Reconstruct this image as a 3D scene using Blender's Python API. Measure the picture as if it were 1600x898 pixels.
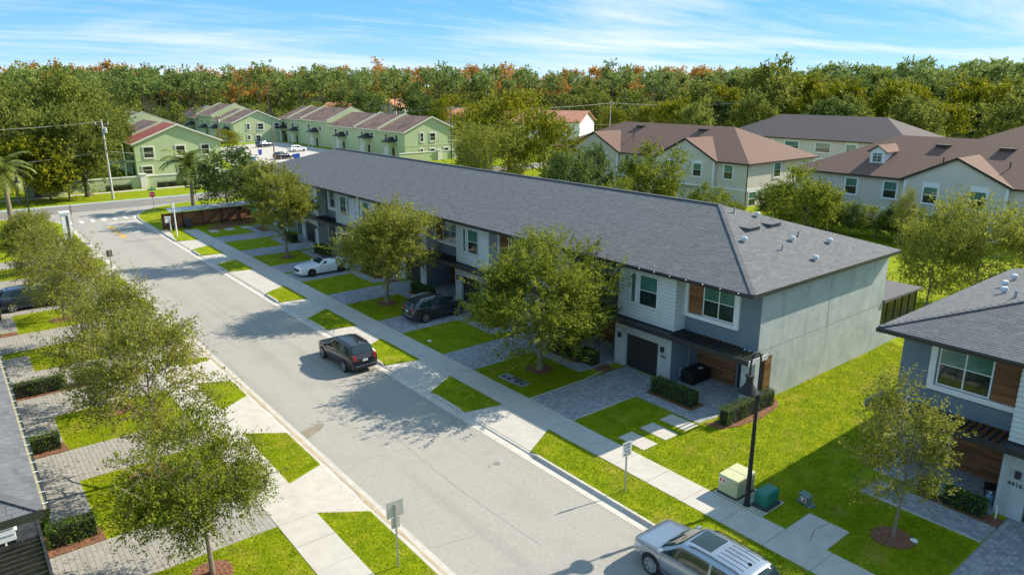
import bpy, bmesh, math, random
import numpy as np
from mathutils import Vector, Matrix

for _o in list(bpy.data.objects):
    bpy.data.objects.remove(_o, do_unlink=True)
SC = bpy.context.scene
COL = SC.collection
rnd = random.Random(7)
NR = np.random.default_rng(11)
RAD = math.radians

# ------------------------------------------------------------------ camera
FPX, YAW, PITCH, ROLL, CAMH = 1119.27, RAD(38.606), RAD(15.775), RAD(-0.145), 16.0
_F = Vector((math.sin(YAW) * math.cos(PITCH), math.cos(YAW) * math.cos(PITCH), -math.sin(PITCH)))
_r = Vector((math.cos(YAW), -math.sin(YAW), 0)); _u = _r.cross(_F)
CR = _r * math.cos(ROLL) + _u * math.sin(ROLL)
CU = _u * math.cos(ROLL) - _r * math.sin(ROLL)
cam_d = bpy.data.cameras.new('camera'); cam = bpy.data.objects.new('camera', cam_d); COL.objects.link(cam)
cam_d.sensor_width = 36.0; cam_d.lens = 36.0 * FPX / 1600.0
cam_d.clip_start = 0.5; cam_d.clip_end = 9000
cam.matrix_world = Matrix(((CR.x, CU.x, -_F.x, 0), (CR.y, CU.y, -_F.y, 0), (CR.z, CU.z, -_F.z, CAMH), (0, 0, 0, 1)))
SC.camera = cam

# ------------------------------------------------------------------ sky, sun, exposure
LOCX = 6.3
SKY_GAMMA = 0.22
SKY_HUE = 0.493
SKY_SAT = 3.3
SKY_VAL = 2.0
SUN_E = 3.5
SUN_EL, SUN_AZ = RAD(36.0), RAD(-12.0)          # azimuth measured from +X towards +Y
world = bpy.data.worlds.new('World'); SC.world = world; world.use_nodes = True
def build_world():
    nt = world.node_tree; nt.nodes.clear(); L = nt.links; N = nt.nodes.new
    out = N('ShaderNodeOutputWorld'); bg = N('ShaderNodeBackground'); bg.inputs[1].default_value = 0.15
    sky = N('ShaderNodeTexSky'); sky.sky_type = 'NISHITA'; sky.sun_disc = False
    sky.sun_elevation = SUN_EL; sky.sun_rotation = RAD(90) - SUN_AZ
    sky.altitude = 0; sky.air_density = 0.35; sky.dust_density = 0.0; sky.ozone_density = 3.0
    # thin high cloud: noise on a flat layer overhead, seen in perspective towards the horizon
    tc = N('ShaderNodeTexCoord'); sep = N('ShaderNodeSeparateXYZ'); L.new(tc.outputs['Generated'], sep.inputs[0])
    def m(op, a, b=None):
        n = N('ShaderNodeMath'); n.operation = op
        for i, x in enumerate((a, b)):
            if x is None: continue
            if isinstance(x, (int, float)): n.inputs[i].default_value = x
            else: L.new(x, n.inputs[i])
        return n.outputs[0]
    z = m('MAXIMUM', sep.outputs[2], 0.0); zz = m('ADD', z, 0.07)
    cx = m('DIVIDE', sep.outputs[0], zz); cy = m('DIVIDE', sep.outputs[1], zz)
    cmb = N('ShaderNodeCombineXYZ'); L.new(cx, cmb.inputs[0]); L.new(cy, cmb.inputs[1])
    mp = N('ShaderNodeMapping'); mp.inputs['Rotation'].default_value = (0, 0, RAD(28)); mp.inputs['Scale'].default_value = (0.26, 0.55, 1); mp.inputs['Location'].default_value = (LOCX, 0.4, 0)
    L.new(cmb.outputs[0], mp.inputs[0])
    n1 = N('ShaderNodeTexNoise'); n1.inputs['Scale'].default_value = 0.75; n1.inputs['Detail'].default_value = 8; n1.inputs['Roughness'].default_value = 0.62; n1.inputs['Distortion'].default_value = 0.6
    L.new(mp.outputs[0], n1.inputs[0])
    mp2 = N('ShaderNodeMapping'); mp2.inputs['Rotation'].default_value = (0, 0, RAD(38)); mp2.inputs['Scale'].default_value = (0.5, 3.2, 1)
    L.new(cmb.outputs[0], mp2.inputs[0])
    n2 = N('ShaderNodeTexNoise'); n2.inputs['Scale'].default_value = 1.0; n2.inputs['Detail'].default_value = 9; n2.inputs['Roughness'].default_value = 0.68; n2.inputs['Distortion'].default_value = 0.4
    L.new(mp2.outputs[0], n2.inputs[0])
    s = m('ADD', m('MULTIPLY', n1.outputs[0], 0.78), m('MULTIPLY', n2.outputs[0], 0.22))
    rp = N('ShaderNodeValToRGB'); rp.color_ramp.elements[0].position = 0.43; rp.color_ramp.elements[1].position = 0.68
    rp.color_ramp.elements[0].color = (0, 0, 0, 1); rp.color_ramp.elements[1].color = (0.85, 0.85, 0.85, 1)
    L.new(s, rp.inputs[0])
    mx = N('ShaderNodeMix'); mx.data_type = 'RGBA'; L.new(rp.outputs[0], mx.inputs[0])
    gm = N('ShaderNodeGamma'); gm.inputs[1].default_value = SKY_GAMMA; L.new(sky.outputs[0], gm.inputs[0])
    hs = N('ShaderNodeHueSaturation'); hs.inputs['Hue'].default_value = SKY_HUE; hs.inputs['Saturation'].default_value = SKY_SAT; hs.inputs['Value'].default_value = SKY_VAL
    L.new(gm.outputs[0], hs.inputs['Color']); L.new(hs.outputs[0], mx.inputs[6])
    mx.inputs[7].default_value = (3.1, 3.2, 3.2, 1)
    L.new(mx.outputs[2], bg.inputs[0]); L.new(bg.outputs[0], out.inputs[0])
build_world()
sun_d = bpy.data.lights.new('sun', 'SUN'); sun_d.energy = SUN_E; sun_d.angle = RAD(0.53); sun_d.color = (1.0, 0.895, 0.73)
sun = bpy.data.objects.new('sun', sun_d); COL.objects.link(sun)
_sd = Vector((math.cos(SUN_EL) * math.cos(SUN_AZ), math.cos(SUN_EL) * math.sin(SUN_AZ), math.sin(SUN_EL)))
sun.rotation_euler = _sd.to_track_quat('Z', 'Y').to_euler(); sun.location = (60, -10, 60)
SC.view_settings.view_transform = 'Standard'; SC.view_settings.look = 'None'
SC.view_settings.exposure = 1.24; SC.view_settings.gamma = 1.0
SC.render.engine = 'CYCLES'

# ------------------------------------------------------------------ pixel -> place helpers (1600x898 photograph)
def _ray(px, py): return CR * ((px - 800) / FPX) - CU * ((py - 449) / FPX) + _F
def on_z(px, py, z=0.0):
    d = _ray(px, py); t = (z - CAMH) / d.z; return Vector((d.x * t, d.y * t, z))
def on_x(px, py, x):
    d = _ray(px, py); t = x / d.x; return Vector((x, d.y * t, CAMH + d.z * t))
def on_y(px, py, y):
    d = _ray(px, py); t = y / d.y; return Vector((d.x * t, y, CAMH + d.z * t))

# ------------------------------------------------------------------ object helpers
def tag(o, label=None, cat=None, group=None, kind=None):
    if label: o['label'] = label
    if cat: o['category'] = cat
    if group: o['group'] = group
    if kind: o['kind'] = kind
    return o
def thing(name, label, cat, loc=(0, 0, 0), rotz=0.0, group=None):
    o = bpy.data.objects.new(name, None); COL.objects.link(o); o.empty_display_size = 0.2
    o.location = loc; o.rotation_euler = (0, 0, rotz)
    return tag(o, label, cat, group)
def link(name, me, parent=None):
    o = bpy.data.objects.new(name, me); COL.objects.link(o); o.parent = parent; return o
def copy_tree(o, parent=None):
    c = o.copy(); COL.objects.link(c); c.parent = parent
    for ch in o.children: copy_tree(ch, c)
    return c

class MB:
    """collects shapes and links them as one mesh"""
    def __init__(s): s.v = []; s.f = []; s.m = []; s.t = []
    def add(s, vs, fs, mi=0, tint=0.5):
        b = len(s.v); s.v.extend([tuple(p) for p in vs])
        for f in fs: s.f.append([i + b for i in f]); s.m.append(mi); s.t.append(tint)
        return s
    def box(s, x0, x1, y0, y1, z0, z1, mi=0, tint=0.5):
        x0, x1 = min(x0, x1), max(x0, x1); y0, y1 = min(y0, y1), max(y0, y1); z0, z1 = min(z0, z1), max(z0, z1)
        return s.add([(x0, y0, z0), (x1, y0, z0), (x1, y1, z0), (x0, y1, z0), (x0, y0, z1), (x1, y0, z1), (x1, y1, z1), (x0, y1, z1)],
                     [(0, 3, 2, 1), (4, 5, 6, 7), (0, 1, 5, 4), (1, 2, 6, 5), (2, 3, 7, 6), (3, 0, 4, 7)], mi, tint)
    def hexa(s, b, t, mi=0, tint=0.5):
        return s.add(list(b) + list(t), [(0, 3, 2, 1), (4, 5, 6, 7), (0, 1, 5, 4), (1, 2, 6, 5), (2, 3, 7, 6), (3, 0, 4, 7)], mi, tint)
    def poly(s, pts, mi=0, tint=0.5): return s.add(pts, [tuple(range(len(pts)))], mi, tint)
    def prism(s, pts, dv, mi=0, tint=0.5):
        n = len(pts); dv = Vector(dv); p2 = [tuple(Vector(p) + dv) for p in pts]
        fs = [tuple(range(n))[::-1], tuple(range(n, 2 * n))] + [(i, (i + 1) % n, n + (i + 1) % n, n + i) for i in range(n)]
        return s.add(list(pts) + p2, fs, mi, tint)
    def bar(s, a, b, w, h, mi=0, up=(0, 0, 1), tint=0.5):
        a, b = Vector(a), Vector(b); d = (b - a).normalized(); u = Vector(up)
        r = d.cross(u); r = (Vector((1, 0, 0)) if r.length < 1e-4 else r).normalized(); u = r.cross(d)
        q = [(-1, -1), (1, -1), (1, 1), (-1, 1)]
        return s.hexa([a + r * (w / 2 * i) + u * (h / 2 * j) for i, j in q], [b + r * (w / 2 * i) + u * (h / 2 * j) for i, j in q], mi, tint)
    def tube(s, pts, rs, n=8, mi=0, cap=True, tint=0.5):
        pts = [Vector(p) for p in pts]
        if isinstance(rs, (int, float)): rs = [rs] * len(pts)
        b = len(s.v); k = len(pts); up = Vector((0.3, 0.2, 1)).normalized()
        for i, p in enumerate(pts):
            d = (pts[min(i + 1, k - 1)] - pts[max(i - 1, 0)]).normalized()
            r = d.cross(up); r = (d.cross(Vector((1, 0, 0))) if r.length < 0.05 else r).normalized(); q = r.cross(d); up = q if i else q
            for j in range(n):
                a = 2 * math.pi * j / n; s.v.append(tuple(p + (r * math.cos(a) + q * math.sin(a)) * rs[i]))
        for i in range(k - 1):
            for j in range(n):
                s.f.append([b + i * n + j, b + i * n + (j + 1) % n, b + (i + 1) * n + (j + 1) % n, b + (i + 1) * n + j]); s.m.append(mi); s.t.append(tint)
        if cap:
            s.f.append([b + j for j in range(n)][::-1]); s.m.append(mi); s.t.append(tint)
            s.f.append([b + (k - 1) * n + j for j in range(n)]); s.m.append(mi); s.t.append(tint)
        return s
    def lathe(s, prof, c=(0, 0, 0), n=20, mi=0, axis='z'):
        b = len(s.v); k = len(prof)
        for r, h in prof:
            for j in range(n):
                a = 2 * math.pi * j / n; x, y = r * math.cos(a), r * math.sin(a)
                p = (x, y, h) if axis == 'z' else ((h, x, y) if axis == 'x' else (x, h, y))
                s.v.append((c[0] + p[0], c[1] + p[1], c[2] + p[2]))
        for i in range(k - 1):
            for j in range(n):
                s.f.append([b + i * n + j, b + i * n + (j + 1) % n, b + (i + 1) * n + (j + 1) % n, b + (i + 1) * n + j]); s.m.append(mi); s.t.append(0.5)
        s.f.append([b + j for j in range(n)][::-1]); s.m.append(mi); s.t.append(0.5)
        s.f.append([b + (k - 1) * n + j for j in range(n)]); s.m.append(mi); s.t.append(0.5)
        return s
    def mesh(s, name, mats, smooth=False, tf=None, bevel=0.0):
        me = bpy.data.meshes.new(name)
        v = [tf(*p) for p in s.v] if tf else s.v
        me.from_pydata(v, [], s.f)
        if not isinstance(mats, (list, tuple)): mats = [mats]
        for m_ in mats: me.materials.append(m_)
        if len(mats) > 1: me.polygons.foreach_set('material_index', s.m)
        if any(t != 0.5 for t in s.t):
            a = me.attributes.new('tint', 'FLOAT', 'FACE'); a.data.foreach_set('value', s.t)
        bm = bmesh.new(); bm.from_mesh(me)
        bmesh.ops.recalc_face_normals(bm, faces=bm.faces)
        if bevel > 0:
            bmesh.ops.remove_doubles(bm, verts=bm.verts, dist=1e-5)
            es = [e for e in bm.edges if len(e.link_faces) == 2 and e.calc_face_angle(0) > 0.5]
            bmesh.ops.bevel(bm, geom=es, offset=bevel, segments=2, affect='EDGES', profile=0.6, clamp_overlap=True)
        bm.to_mesh(me); bm.free()
        if smooth:
            me.polygons.foreach_set('use_smooth', [True] * len(me.polygons))
            try: me.set_sharp_from_angle(angle=RAD(38))
            except Exception: pass
        me.update(); return me
    def build(s, name, mats, parent=None, smooth=False, tf=None, bevel=0.0):
        return link(name, s.mesh(name, mats, smooth, tf, bevel), parent)

def np_mesh(name, verts, faces_n, mat, tint=None, smooth=False, shade=None):
    """big mesh from numpy: verts (N,3), faces as (M,k) index array, float tint for each face"""
    me = bpy.data.meshes.new(name); verts = np.asarray(verts, np.float32); faces_n = np.asarray(faces_n, np.int32)
    M, k = faces_n.shape
    me.vertices.add(len(verts)); me.vertices.foreach_set('co', verts.ravel())
    me.loops.add(M * k); me.loops.foreach_set('vertex_index', faces_n.ravel())
    me.polygons.add(M); me.polygons.foreach_set('loop_start', np.arange(0, M * k, k, dtype=np.int32))
    me.update(calc_edges=True)
    for m_ in (mat if isinstance(mat, (list, tuple)) else [mat]): me.materials.append(m_)
    if tint is not None:
        a = me.attributes.new('tint', 'FLOAT', 'FACE'); a.data.foreach_set('value', np.asarray(tint, np.float32))
    me.polygons.foreach_set('use_smooth', np.full(M, bool(smooth)))
    me.validate(); return me

def text_mesh(name, body, size, mat, parent, loc, rot, extrude=0.004, align='CENTER'):
    cu = bpy.data.curves.new(name, 'FONT'); cu.body = body; cu.size = size; cu.extrude = extrude; cu.align_x = align; cu.align_y = 'CENTER'
    o = bpy.data.objects.new(name, cu); COL.objects.link(o)
    dg = bpy.context.evaluated_depsgraph_get(); me = bpy.data.meshes.new_from_object(o.evaluated_get(dg))
    bpy.data.objects.remove(o, do_unlink=True); bpy.data.curves.remove(cu)
    me.materials.clear(); me.materials.append(mat)
    t = link(name, me, parent); t.location = loc; t.rotation_euler = rot; return t

# ------------------------------------------------------------------ materials
MATS = {}
def mat(name, col, rough=0.7, col2=None, scale=6.0, amt=1.0, bump=0.0, bscale=None, metal=0.0, spec=0.5, coat=0.0, tint=None,
        detail=5.0, stretch=None, trans=0.0, blotch=None, emit=None, streak=None):
    """principled material; col..col2 mixed by noise (world position) or by the 'tint' face attribute"""
    if name in MATS: return MATS[name]
    m = bpy.data.materials.new(name); m.use_nodes = True; nt = m.node_tree; L = nt.links; N = nt.nodes.new
    b = nt.nodes['Principled BSDF']; b.inputs['Roughness'].default_value = rough; b.inputs['Metallic'].default_value = metal
    b.inputs['Specular IOR Level'].default_value = spec; b.inputs['Coat Weight'].default_value = coat; b.inputs['Coat Roughness'].default_value = 0.05
    rgba = lambda c: (c[0], c[1], c[2], 1)
    geo = N('ShaderNodeNewGeometry'); pos = geo.outputs['Position']
    if stretch:
        mp = N('ShaderNodeMapping'); mp.inputs['Scale'].default_value = stretch; L.new(pos, mp.inputs[0]); pos = mp.outputs[0]
    colour = None
    if col2 is None and tint is None and blotch is None: b.inputs['Base Color'].default_value = rgba(col)
    else:
        mx = N('ShaderNodeMix'); mx.data_type = 'RGBA'; mx.inputs[6].default_value = rgba(col); mx.inputs[7].default_value = rgba(col2 or col)
        n = N('ShaderNodeTexNoise'); n.inputs['Scale'].default_value = scale; n.inputs['Detail'].default_value = detail; n.inputs['Roughness'].default_value = 0.6
        L.new(pos, n.inputs[0])
        r = N('ShaderNodeMapRange'); r.inputs[1].default_value = 0.32; r.inputs[2].default_value = 0.68; r.inputs[4].default_value = amt
        L.new(n.outputs[0], r.inputs[0]); fac = r.outputs[0]
        if tint is not None:
            at = N('ShaderNodeAttribute'); at.attribute_name = 'tint'
            ad = N('ShaderNodeMath'); ad.operation = 'MULTIPLY_ADD'; L.new(fac, ad.inputs[0]); ad.inputs[1].default_value = 1 - tint
            ml = N('ShaderNodeMath'); ml.operation = 'MULTIPLY'; L.new(at.outputs['Fac'], ml.inputs[0]); ml.inputs[1].default_value = tint
            L.new(ml.outputs[0], ad.inputs[2]); fac = ad.outputs[0]
        L.new(fac, mx.inputs[0]); colour = mx.outputs[2]
        if blotch:   # (colour, scale, lo, hi, amount): stains with a shape of their own
            n3 = N('ShaderNodeTexNoise'); n3.inputs['Scale'].default_value = blotch[1]; n3.inputs['Detail'].default_value = 6; n3.inputs['Roughness'].default_value = 0.65; L.new(geo.outputs['Position'], n3.inputs[0])
            r3 = N('ShaderNodeMapRange'); r3.inputs[1].default_value = blotch[2]; r3.inputs[2].default_value = blotch[3]; r3.inputs[4].default_value = blotch[4]; L.new(n3.outputs[0], r3.inputs[0])
            m3 = N('ShaderNodeMix'); m3.data_type = 'RGBA'; L.new(r3.outputs[0], m3.inputs[0]); L.new(colour, m3.inputs[6]); m3.inputs[7].default_value = rgba(blotch[0]); colour = m3.outputs[2]
        if streak:   # (colour, scale, stretch, lo, hi, amount): long marks, as wheels and runs of water leave
            mp4 = N('ShaderNodeMapping'); mp4.inputs['Scale'].default_value = streak[2]; L.new(geo.outputs['Position'], mp4.inputs[0])
            n4 = N('ShaderNodeTexNoise'); n4.inputs['Scale'].default_value = streak[1]; n4.inputs['Detail'].default_value = 7; n4.inputs['Roughness'].default_value = 0.6; L.new(mp4.outputs[0], n4.inputs[0])
            r4 = N('ShaderNodeMapRange'); r4.inputs[1].default_value = streak[3]; r4.inputs[2].default_value = streak[4]; r4.inputs[4].default_value = streak[5]; L.new(n4.outputs[0], r4.inputs[0])
            m4 = N('ShaderNodeMix'); m4.data_type = 'RGBA'; L.new(r4.outputs[0], m4.inputs[0]); L.new(colour, m4.inputs[6]); m4.inputs[7].default_value = rgba(streak[0]); colour = m4.outputs[2]
        L.new(colour, b.inputs['Base Color'])
    if bump > 0:
        n2 = N('ShaderNodeTexNoise'); n2.inputs['Scale'].default_value = bscale or scale * 6; n2.inputs['Detail'].default_value = 4; L.new(pos, n2.inputs[0])
        bp = N('ShaderNodeBump'); bp.inputs['Strength'].default_value = bump; bp.inputs['Distance'].default_value = 0.02
        L.new(n2.outputs[0], bp.inputs['Height']); L.new(bp.outputs[0], b.inputs['Normal'])
    if trans > 0:   # thin leaves let light through
        out = nt.nodes['Material Output']; t = N('ShaderNodeBsdfTranslucent'); ms = N('ShaderNodeMixShader'); ms.inputs[0].default_value = trans
        if colour is not None: L.new(colour, t.inputs[0])
        else: t.inputs[0].default_value = rgba(col)
        L.new(b.outputs[0], ms.inputs[1]); L.new(t.outputs[0], ms.inputs[2]); L.new(ms.outputs[0], out.inputs[0])
    if emit: b.inputs['Emission Color'].default_value = rgba(emit[0]); b.inputs['Emission Strength'].default_value = emit[1]
    MATS[name] = m; return m
M = {}
M['ground'] = mat('far_ground', (0.075, 0.115, 0.018), 0.95, (0.13, 0.15, 0.03), 0.35, bump=0.6, bscale=9)
M['lawn'] = mat('lawn_grass', (0.120, 0.195, 0.005), 0.9, (0.290, 0.325, 0.010), 1.3, bump=0.8, bscale=40, detail=9, spec=0.05, blotch=((0.34, 0.29, 0.05), 0.7, 0.52, 0.72, 0.75))
M['blade'] = mat('grass_blade', (0.122, 0.205, 0.004), 0.75, (0.405, 0.425, 0.012), 1.0, tint=0.65, trans=0.3, spec=0.08, blotch=((0.40, 0.345, 0.06), 0.7, 0.53, 0.72, 0.75))
M['asphalt'] = mat('pale_asphalt', (0.30, 0.284, 0.252), 0.92, (0.39, 0.37, 0.33), 14.0, bump=0.35, bscale=70, detail=12, spec=0.25, blotch=((0.25, 0.237, 0.212), 0.35, 0.52, 0.76, 0.5), streak=((0.235, 0.222, 0.198), 0.9, (1.0, 0.035, 1.0), 0.50, 0.72, 0.5))
M['asphalt2'] = mat('grey_asphalt', (0.17, 0.168, 0.16), 0.9, (0.22, 0.215, 0.2), 0.8, bump=0.4, bscale=40, detail=8)
M['concrete'] = mat('sidewalk_concrete', (0.43, 0.405, 0.36), 0.88, (0.52, 0.49, 0.435), 1.6, bump=0.25, bscale=60, detail=8, spec=0.3, blotch=((0.33, 0.31, 0.27), 0.8, 0.58, 0.78, 0.55))
M['kerb'] = mat('kerb_concrete', (0.45, 0.425, 0.375), 0.88, (0.56, 0.53, 0.47), 2.2, bump=0.3, bscale=50, detail=8, spec=0.3)
M['silt'] = mat('gutter_silt', (0.36, 0.275, 0.165), 0.95, (0.46, 0.39, 0.28), 2.5, detail=8)
M['joint'] = mat('joint_earth', (0.10, 0.085, 0.065), 0.95)
M['paver'] = mat('grey_paver', (0.225, 0.235, 0.252), 0.85, (0.395, 0.40, 0.41), 3.0, tint=0.8, bump=0.3, bscale=60, spec=0.3)
M['paverbase'] = mat('paver_sand', (0.17, 0.162, 0.15), 0.95)
M['paverL'] = mat('beige_paver', (0.285, 0.272, 0.245), 0.85, (0.365, 0.348, 0.312), 3.0, tint=0.75, bump=0.3, bscale=60, spec=0.3)
M['mulch'] = mat('red_mulch', (0.13, 0.055, 0.030), 0.95, (0.30, 0.14, 0.075), 14, bump=1.0, bscale=45, detail=8)
M['chip'] = mat('mulch_chip', (0.13, 0.05, 0.028), 0.9, (0.40, 0.20, 0.12), 10, tint=0.8)
M['stuccoB'] = mat('pale_stucco', (0.43, 0.47, 0.475), 0.9, (0.53, 0.565, 0.565), 1.6, bump=0.5, bscale=30, detail=10, blotch=((0.30, 0.33, 0.33), 0.6, 0.48, 0.72, 0.65), streak=((0.27, 0.295, 0.295), 1.6, (1.0, 1.0, 0.10), 0.54, 0.74, 0.5))
M['stuccoD'] = mat('slate_blue_stucco', (0.155, 0.205, 0.26), 0.9, (0.18, 0.23, 0.285), 1.2, bump=0.3, bscale=45)
M['siding'] = mat('pale_siding', (0.56, 0.62, 0.64), 0.65, (0.62, 0.67, 0.69), 2.0, bump=0.05, bscale=30)
M['white'] = mat('white_trim', (0.74, 0.76, 0.79), 0.5, (0.80, 0.82, 0.84), 3.0)
M['offwhite'] = mat('offwhite_trim', (0.70, 0.68, 0.62), 0.7, (0.76, 0.74, 0.68), 3.0)
M['black'] = mat('black_metal', (0.026, 0.027, 0.030), 0.45, (0.040, 0.041, 0.045), 4.0, spec=0.5)
M['gutter'] = mat('dark_gutter', (0.020, 0.020, 0.022), 0.35, spec=0.5)
M['litter'] = mat('gutter_litter', (0.30, 0.26, 0.14), 0.95, (0.38, 0.36, 0.22), 5.0, detail=8)
M['garage'] = mat('black_garage_panel', (0.022, 0.023, 0.026), 0.45, (0.034, 0.035, 0.038), 6.0, stretch=(1, 0.2, 8))
M['wood'] = mat('stained_wood', (0.105, 0.042, 0.015), 0.6, (0.30, 0.135, 0.055), 2.5, tint=0.7, stretch=(1, 0.6, 9), bump=0.15, bscale=30)
M['fence'] = mat('brown_fence_board', (0.17, 0.066, 0.026), 0.75, (0.27, 0.115, 0.05), 3.0, tint=0.7, stretch=(3, 3, 0.4))
M['glass'] = mat('window_glass', (0.015, 0.028, 0.028), 0.04, (0.022, 0.036, 0.036), 3.0, spec=0.8)
M['blind'] = mat('green_screen_glass', (0.05, 0.16, 0.13), 0.08, (0.07, 0.20, 0.165), 3.0, spec=0.8)
M['shingle'] = mat('charcoal_shingle', (0.094, 0.100, 0.108), 0.88, (0.176, 0.184, 0.194), 3.5, tint=0.85, bump=0.2, bscale=70, spec=0.3)
M['roofbase'] = mat('charcoal_roof', (0.09, 0.094, 0.10), 0.9, (0.12, 0.124, 0.13), 2.5, bump=0.3, bscale=30)
M['vent'] = mat('galvanised_vent', (0.55, 0.58, 0.60), 0.4, (0.66, 0.68, 0.70), 8.0, metal=0.35)
M['pipe'] = mat('grey_plastic_pipe', (0.28, 0.29, 0.30), 0.6)
M['brownroof'] = mat('brown_shingle', (0.130, 0.076, 0.056), 0.9, (0.190, 0.113, 0.085), 2.2, bump=0.7, bscale=6, detail=10, stretch=(2.0, 2.0, 9.0))
M['darkroof'] = mat('dark_plum_shingle', (0.085, 0.070, 0.070), 0.9, (0.12, 0.10, 0.10), 2.2, bump=0.6, bscale=6, detail=10, stretch=(2.0, 2.0, 9.0))
M['beige'] = mat('beige_stucco', (0.60, 0.555, 0.50), 0.9, (0.65, 0.60, 0.54), 0.8, bump=0.2, bscale=20)
M['fascia'] = mat('brown_fascia', (0.040, 0.026, 0.022), 0.6)
M['green'] = mat('pale_green_stucco', (0.45, 0.53, 0.30), 0.9, (0.49, 0.57, 0.34), 0.7, bump=0.2, bscale=20)
M['greenroof'] = mat('mottled_brown_shingle', (0.165, 0.095, 0.072), 0.9, (0.275, 0.170, 0.130), 0.5, bump=0.6, bscale=6, detail=10, blotch=((0.07, 0.05, 0.046), 0.3, 0.5, 0.66, 0.75))
M['redroof'] = mat('red_shingle', (0.30, 0.066, 0.050), 0.9, (0.36, 0.095, 0.07), 0.8, bump=0.5, bscale=6, detail=9)
M['tealroof'] = mat('terracotta_roof', (0.42, 0.17, 0.11), 0.9, (0.50, 0.24, 0.16), 0.8, bump=0.4, bscale=5)
M['bark'] = mat('grey_bark', (0.16, 0.125, 0.095), 0.95, (0.30, 0.25, 0.20), 7, bump=1.0, bscale=22, stretch=(1, 1, 0.35), detail=8)
M['barkdark'] = mat('dark_bark', (0.07, 0.055, 0.042), 0.95, (0.15, 0.12, 0.095), 5, bump=1.0, bscale=18, stretch=(1, 1, 0.35))
M['oak'] = mat('oak_leaf', (0.045, 0.086, 0.008), 0.6, (0.350, 0.380, 0.040), 0.9, tint=0.75, trans=0.42, spec=0.12)
M['oakL'] = mat('light_oak_leaf', (0.072, 0.108, 0.010), 0.6, (0.430, 0.425, 0.070), 0.9, tint=0.75, trans=0.42, spec=0.12)
M['hedge'] = mat('hedge_leaf', (0.030, 0.080, 0.008), 0.45, (0.175, 0.300, 0.028), 2.0, tint=0.8, trans=0.2, spec=0.12)
M['core'] = mat('hedge_dark_core', (0.016, 0.016, 0.010), 0.95)
M['yleaf'] = mat('yellow_green_leaf', (0.080, 0.110, 0.006), 0.6, (0.400, 0.375, 0.020), 0.6, tint=0.7, trans=0.3, spec=0.12)
M['dleaf'] = mat('dark_green_leaf', (0.038, 0.080, 0.018), 0.55, (0.200, 0.265, 0.060), 0.5, tint=0.75, trans=0.42, spec=0.12)
M['pine'] = mat('pine_needles', (0.095, 0.160, 0.042), 0.65, (0.345, 0.425, 0.115), 0.15, tint=0.72, trans=0.42, spec=0.12)
M['cypress'] = mat('rusty_cypress', (0.290, 0.150, 0.030), 0.7, (0.620, 0.360, 0.090), 0.15, tint=0.72, trans=0.42, spec=0.12)
M['broad'] = mat('forest_leaf', (0.070, 0.110, 0.020), 0.65, (0.340, 0.365, 0.070), 0.12, tint=0.68, trans=0.42, spec=0.12)
M['palmleaf'] = mat('palm_frond', (0.058, 0.124, 0.018), 0.5, (0.338, 0.364, 0.065), 1.0, tint=0.75, trans=0.25)
M['straw'] = mat('dead_frond', (0.30, 0.21, 0.09), 0.8)
M['woodpole'] = mat('weathered_pole', (0.12, 0.088, 0.066), 0.95, (0.20, 0.155, 0.12), 3, bump=0.5, bscale=12, stretch=(2, 2, 0.3))
M['concpole'] = mat('pale_pole', (0.46, 0.44, 0.40), 0.9)
M['steel'] = mat('galvanised_steel', (0.36, 0.37, 0.38), 0.5, (0.46, 0.47, 0.48), 8, metal=0.5)
M['signback'] = mat('aluminium_sign_back', (0.46, 0.45, 0.42), 0.5, (0.54, 0.53, 0.50), 5, metal=0.3)
M['signwhite'] = mat('sign_white', (0.80, 0.80, 0.80), 0.4)
M['signblack'] = mat('sign_black', (0.012, 0.012, 0.014), 0.5)
M['signred'] = mat('sign_red', (0.50, 0.012, 0.022), 0.4)
M['signgreen'] = mat('sign_green', (0.0, 0.27, 0.19), 0.4)
M['paintwhite'] = mat('road_paint_white', (0.66, 0.65, 0.62), 0.8, (0.48, 0.47, 0.44), 5)
M['paintyellow'] = mat('road_paint_yellow', (0.62, 0.36, 0.06), 0.8, (0.48, 0.30, 0.09), 5)
M['boxbeige'] = mat('cabinet_beige', (0.47, 0.48, 0.27), 0.6, (0.53, 0.54, 0.33), 3)
M['boxgreen'] = mat('cabinet_green', (0.012, 0.155, 0.115), 0.45, (0.02, 0.185, 0.14), 3)
M['pedestal'] = mat('pedestal_grey_green', (0.12, 0.175, 0.15), 0.6, (0.155, 0.205, 0.18), 4)
M['plinth'] = mat('plinth_dark', (0.05, 0.058, 0.07), 0.8)
M['lampmetal'] = mat('street_lamp_charcoal', (0.022, 0.021, 0.022), 0.6, (0.032, 0.031, 0.031), 6, spec=0.2)
M['lampglass'] = mat('lamp_glass', (0.70, 0.69, 0.64), 0.25)
M['rubber'] = mat('tyre_rubber', (0.016, 0.016, 0.017), 0.85)
M['carblack'] = mat('car_black_paint', (0.010, 0.010, 0.012), 0.22, coat=1.0, spec=0.5)
M['carsilver'] = mat('car_silver_paint', (0.36, 0.42, 0.49), 0.3, metal=0.75, coat=1.0)
M['cargrey'] = mat('car_dark_grey_paint', (0.060, 0.068, 0.075), 0.28, metal=0.6, coat=1.0)
M['carwhite'] = mat('car_white_paint', (0.78, 0.79, 0.80), 0.3, coat=1.0)
M['carblue'] = mat('car_navy_paint', (0.014, 0.026, 0.058), 0.25, metal=0.3, coat=1.0)
M['carglass'] = mat('car_glass', (0.016, 0.034, 0.038), 0.03, spec=0.7)
M['rim'] = mat('alloy_rim', (0.56, 0.57, 0.58), 0.3, metal=0.8)
M['rimdark'] = mat('dark_alloy_rim', (0.10, 0.09, 0.085), 0.35, metal=0.8)
M['chrome'] = mat('chrome_trim', (0.70, 0.71, 0.72), 0.12, metal=1.0)
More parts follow.
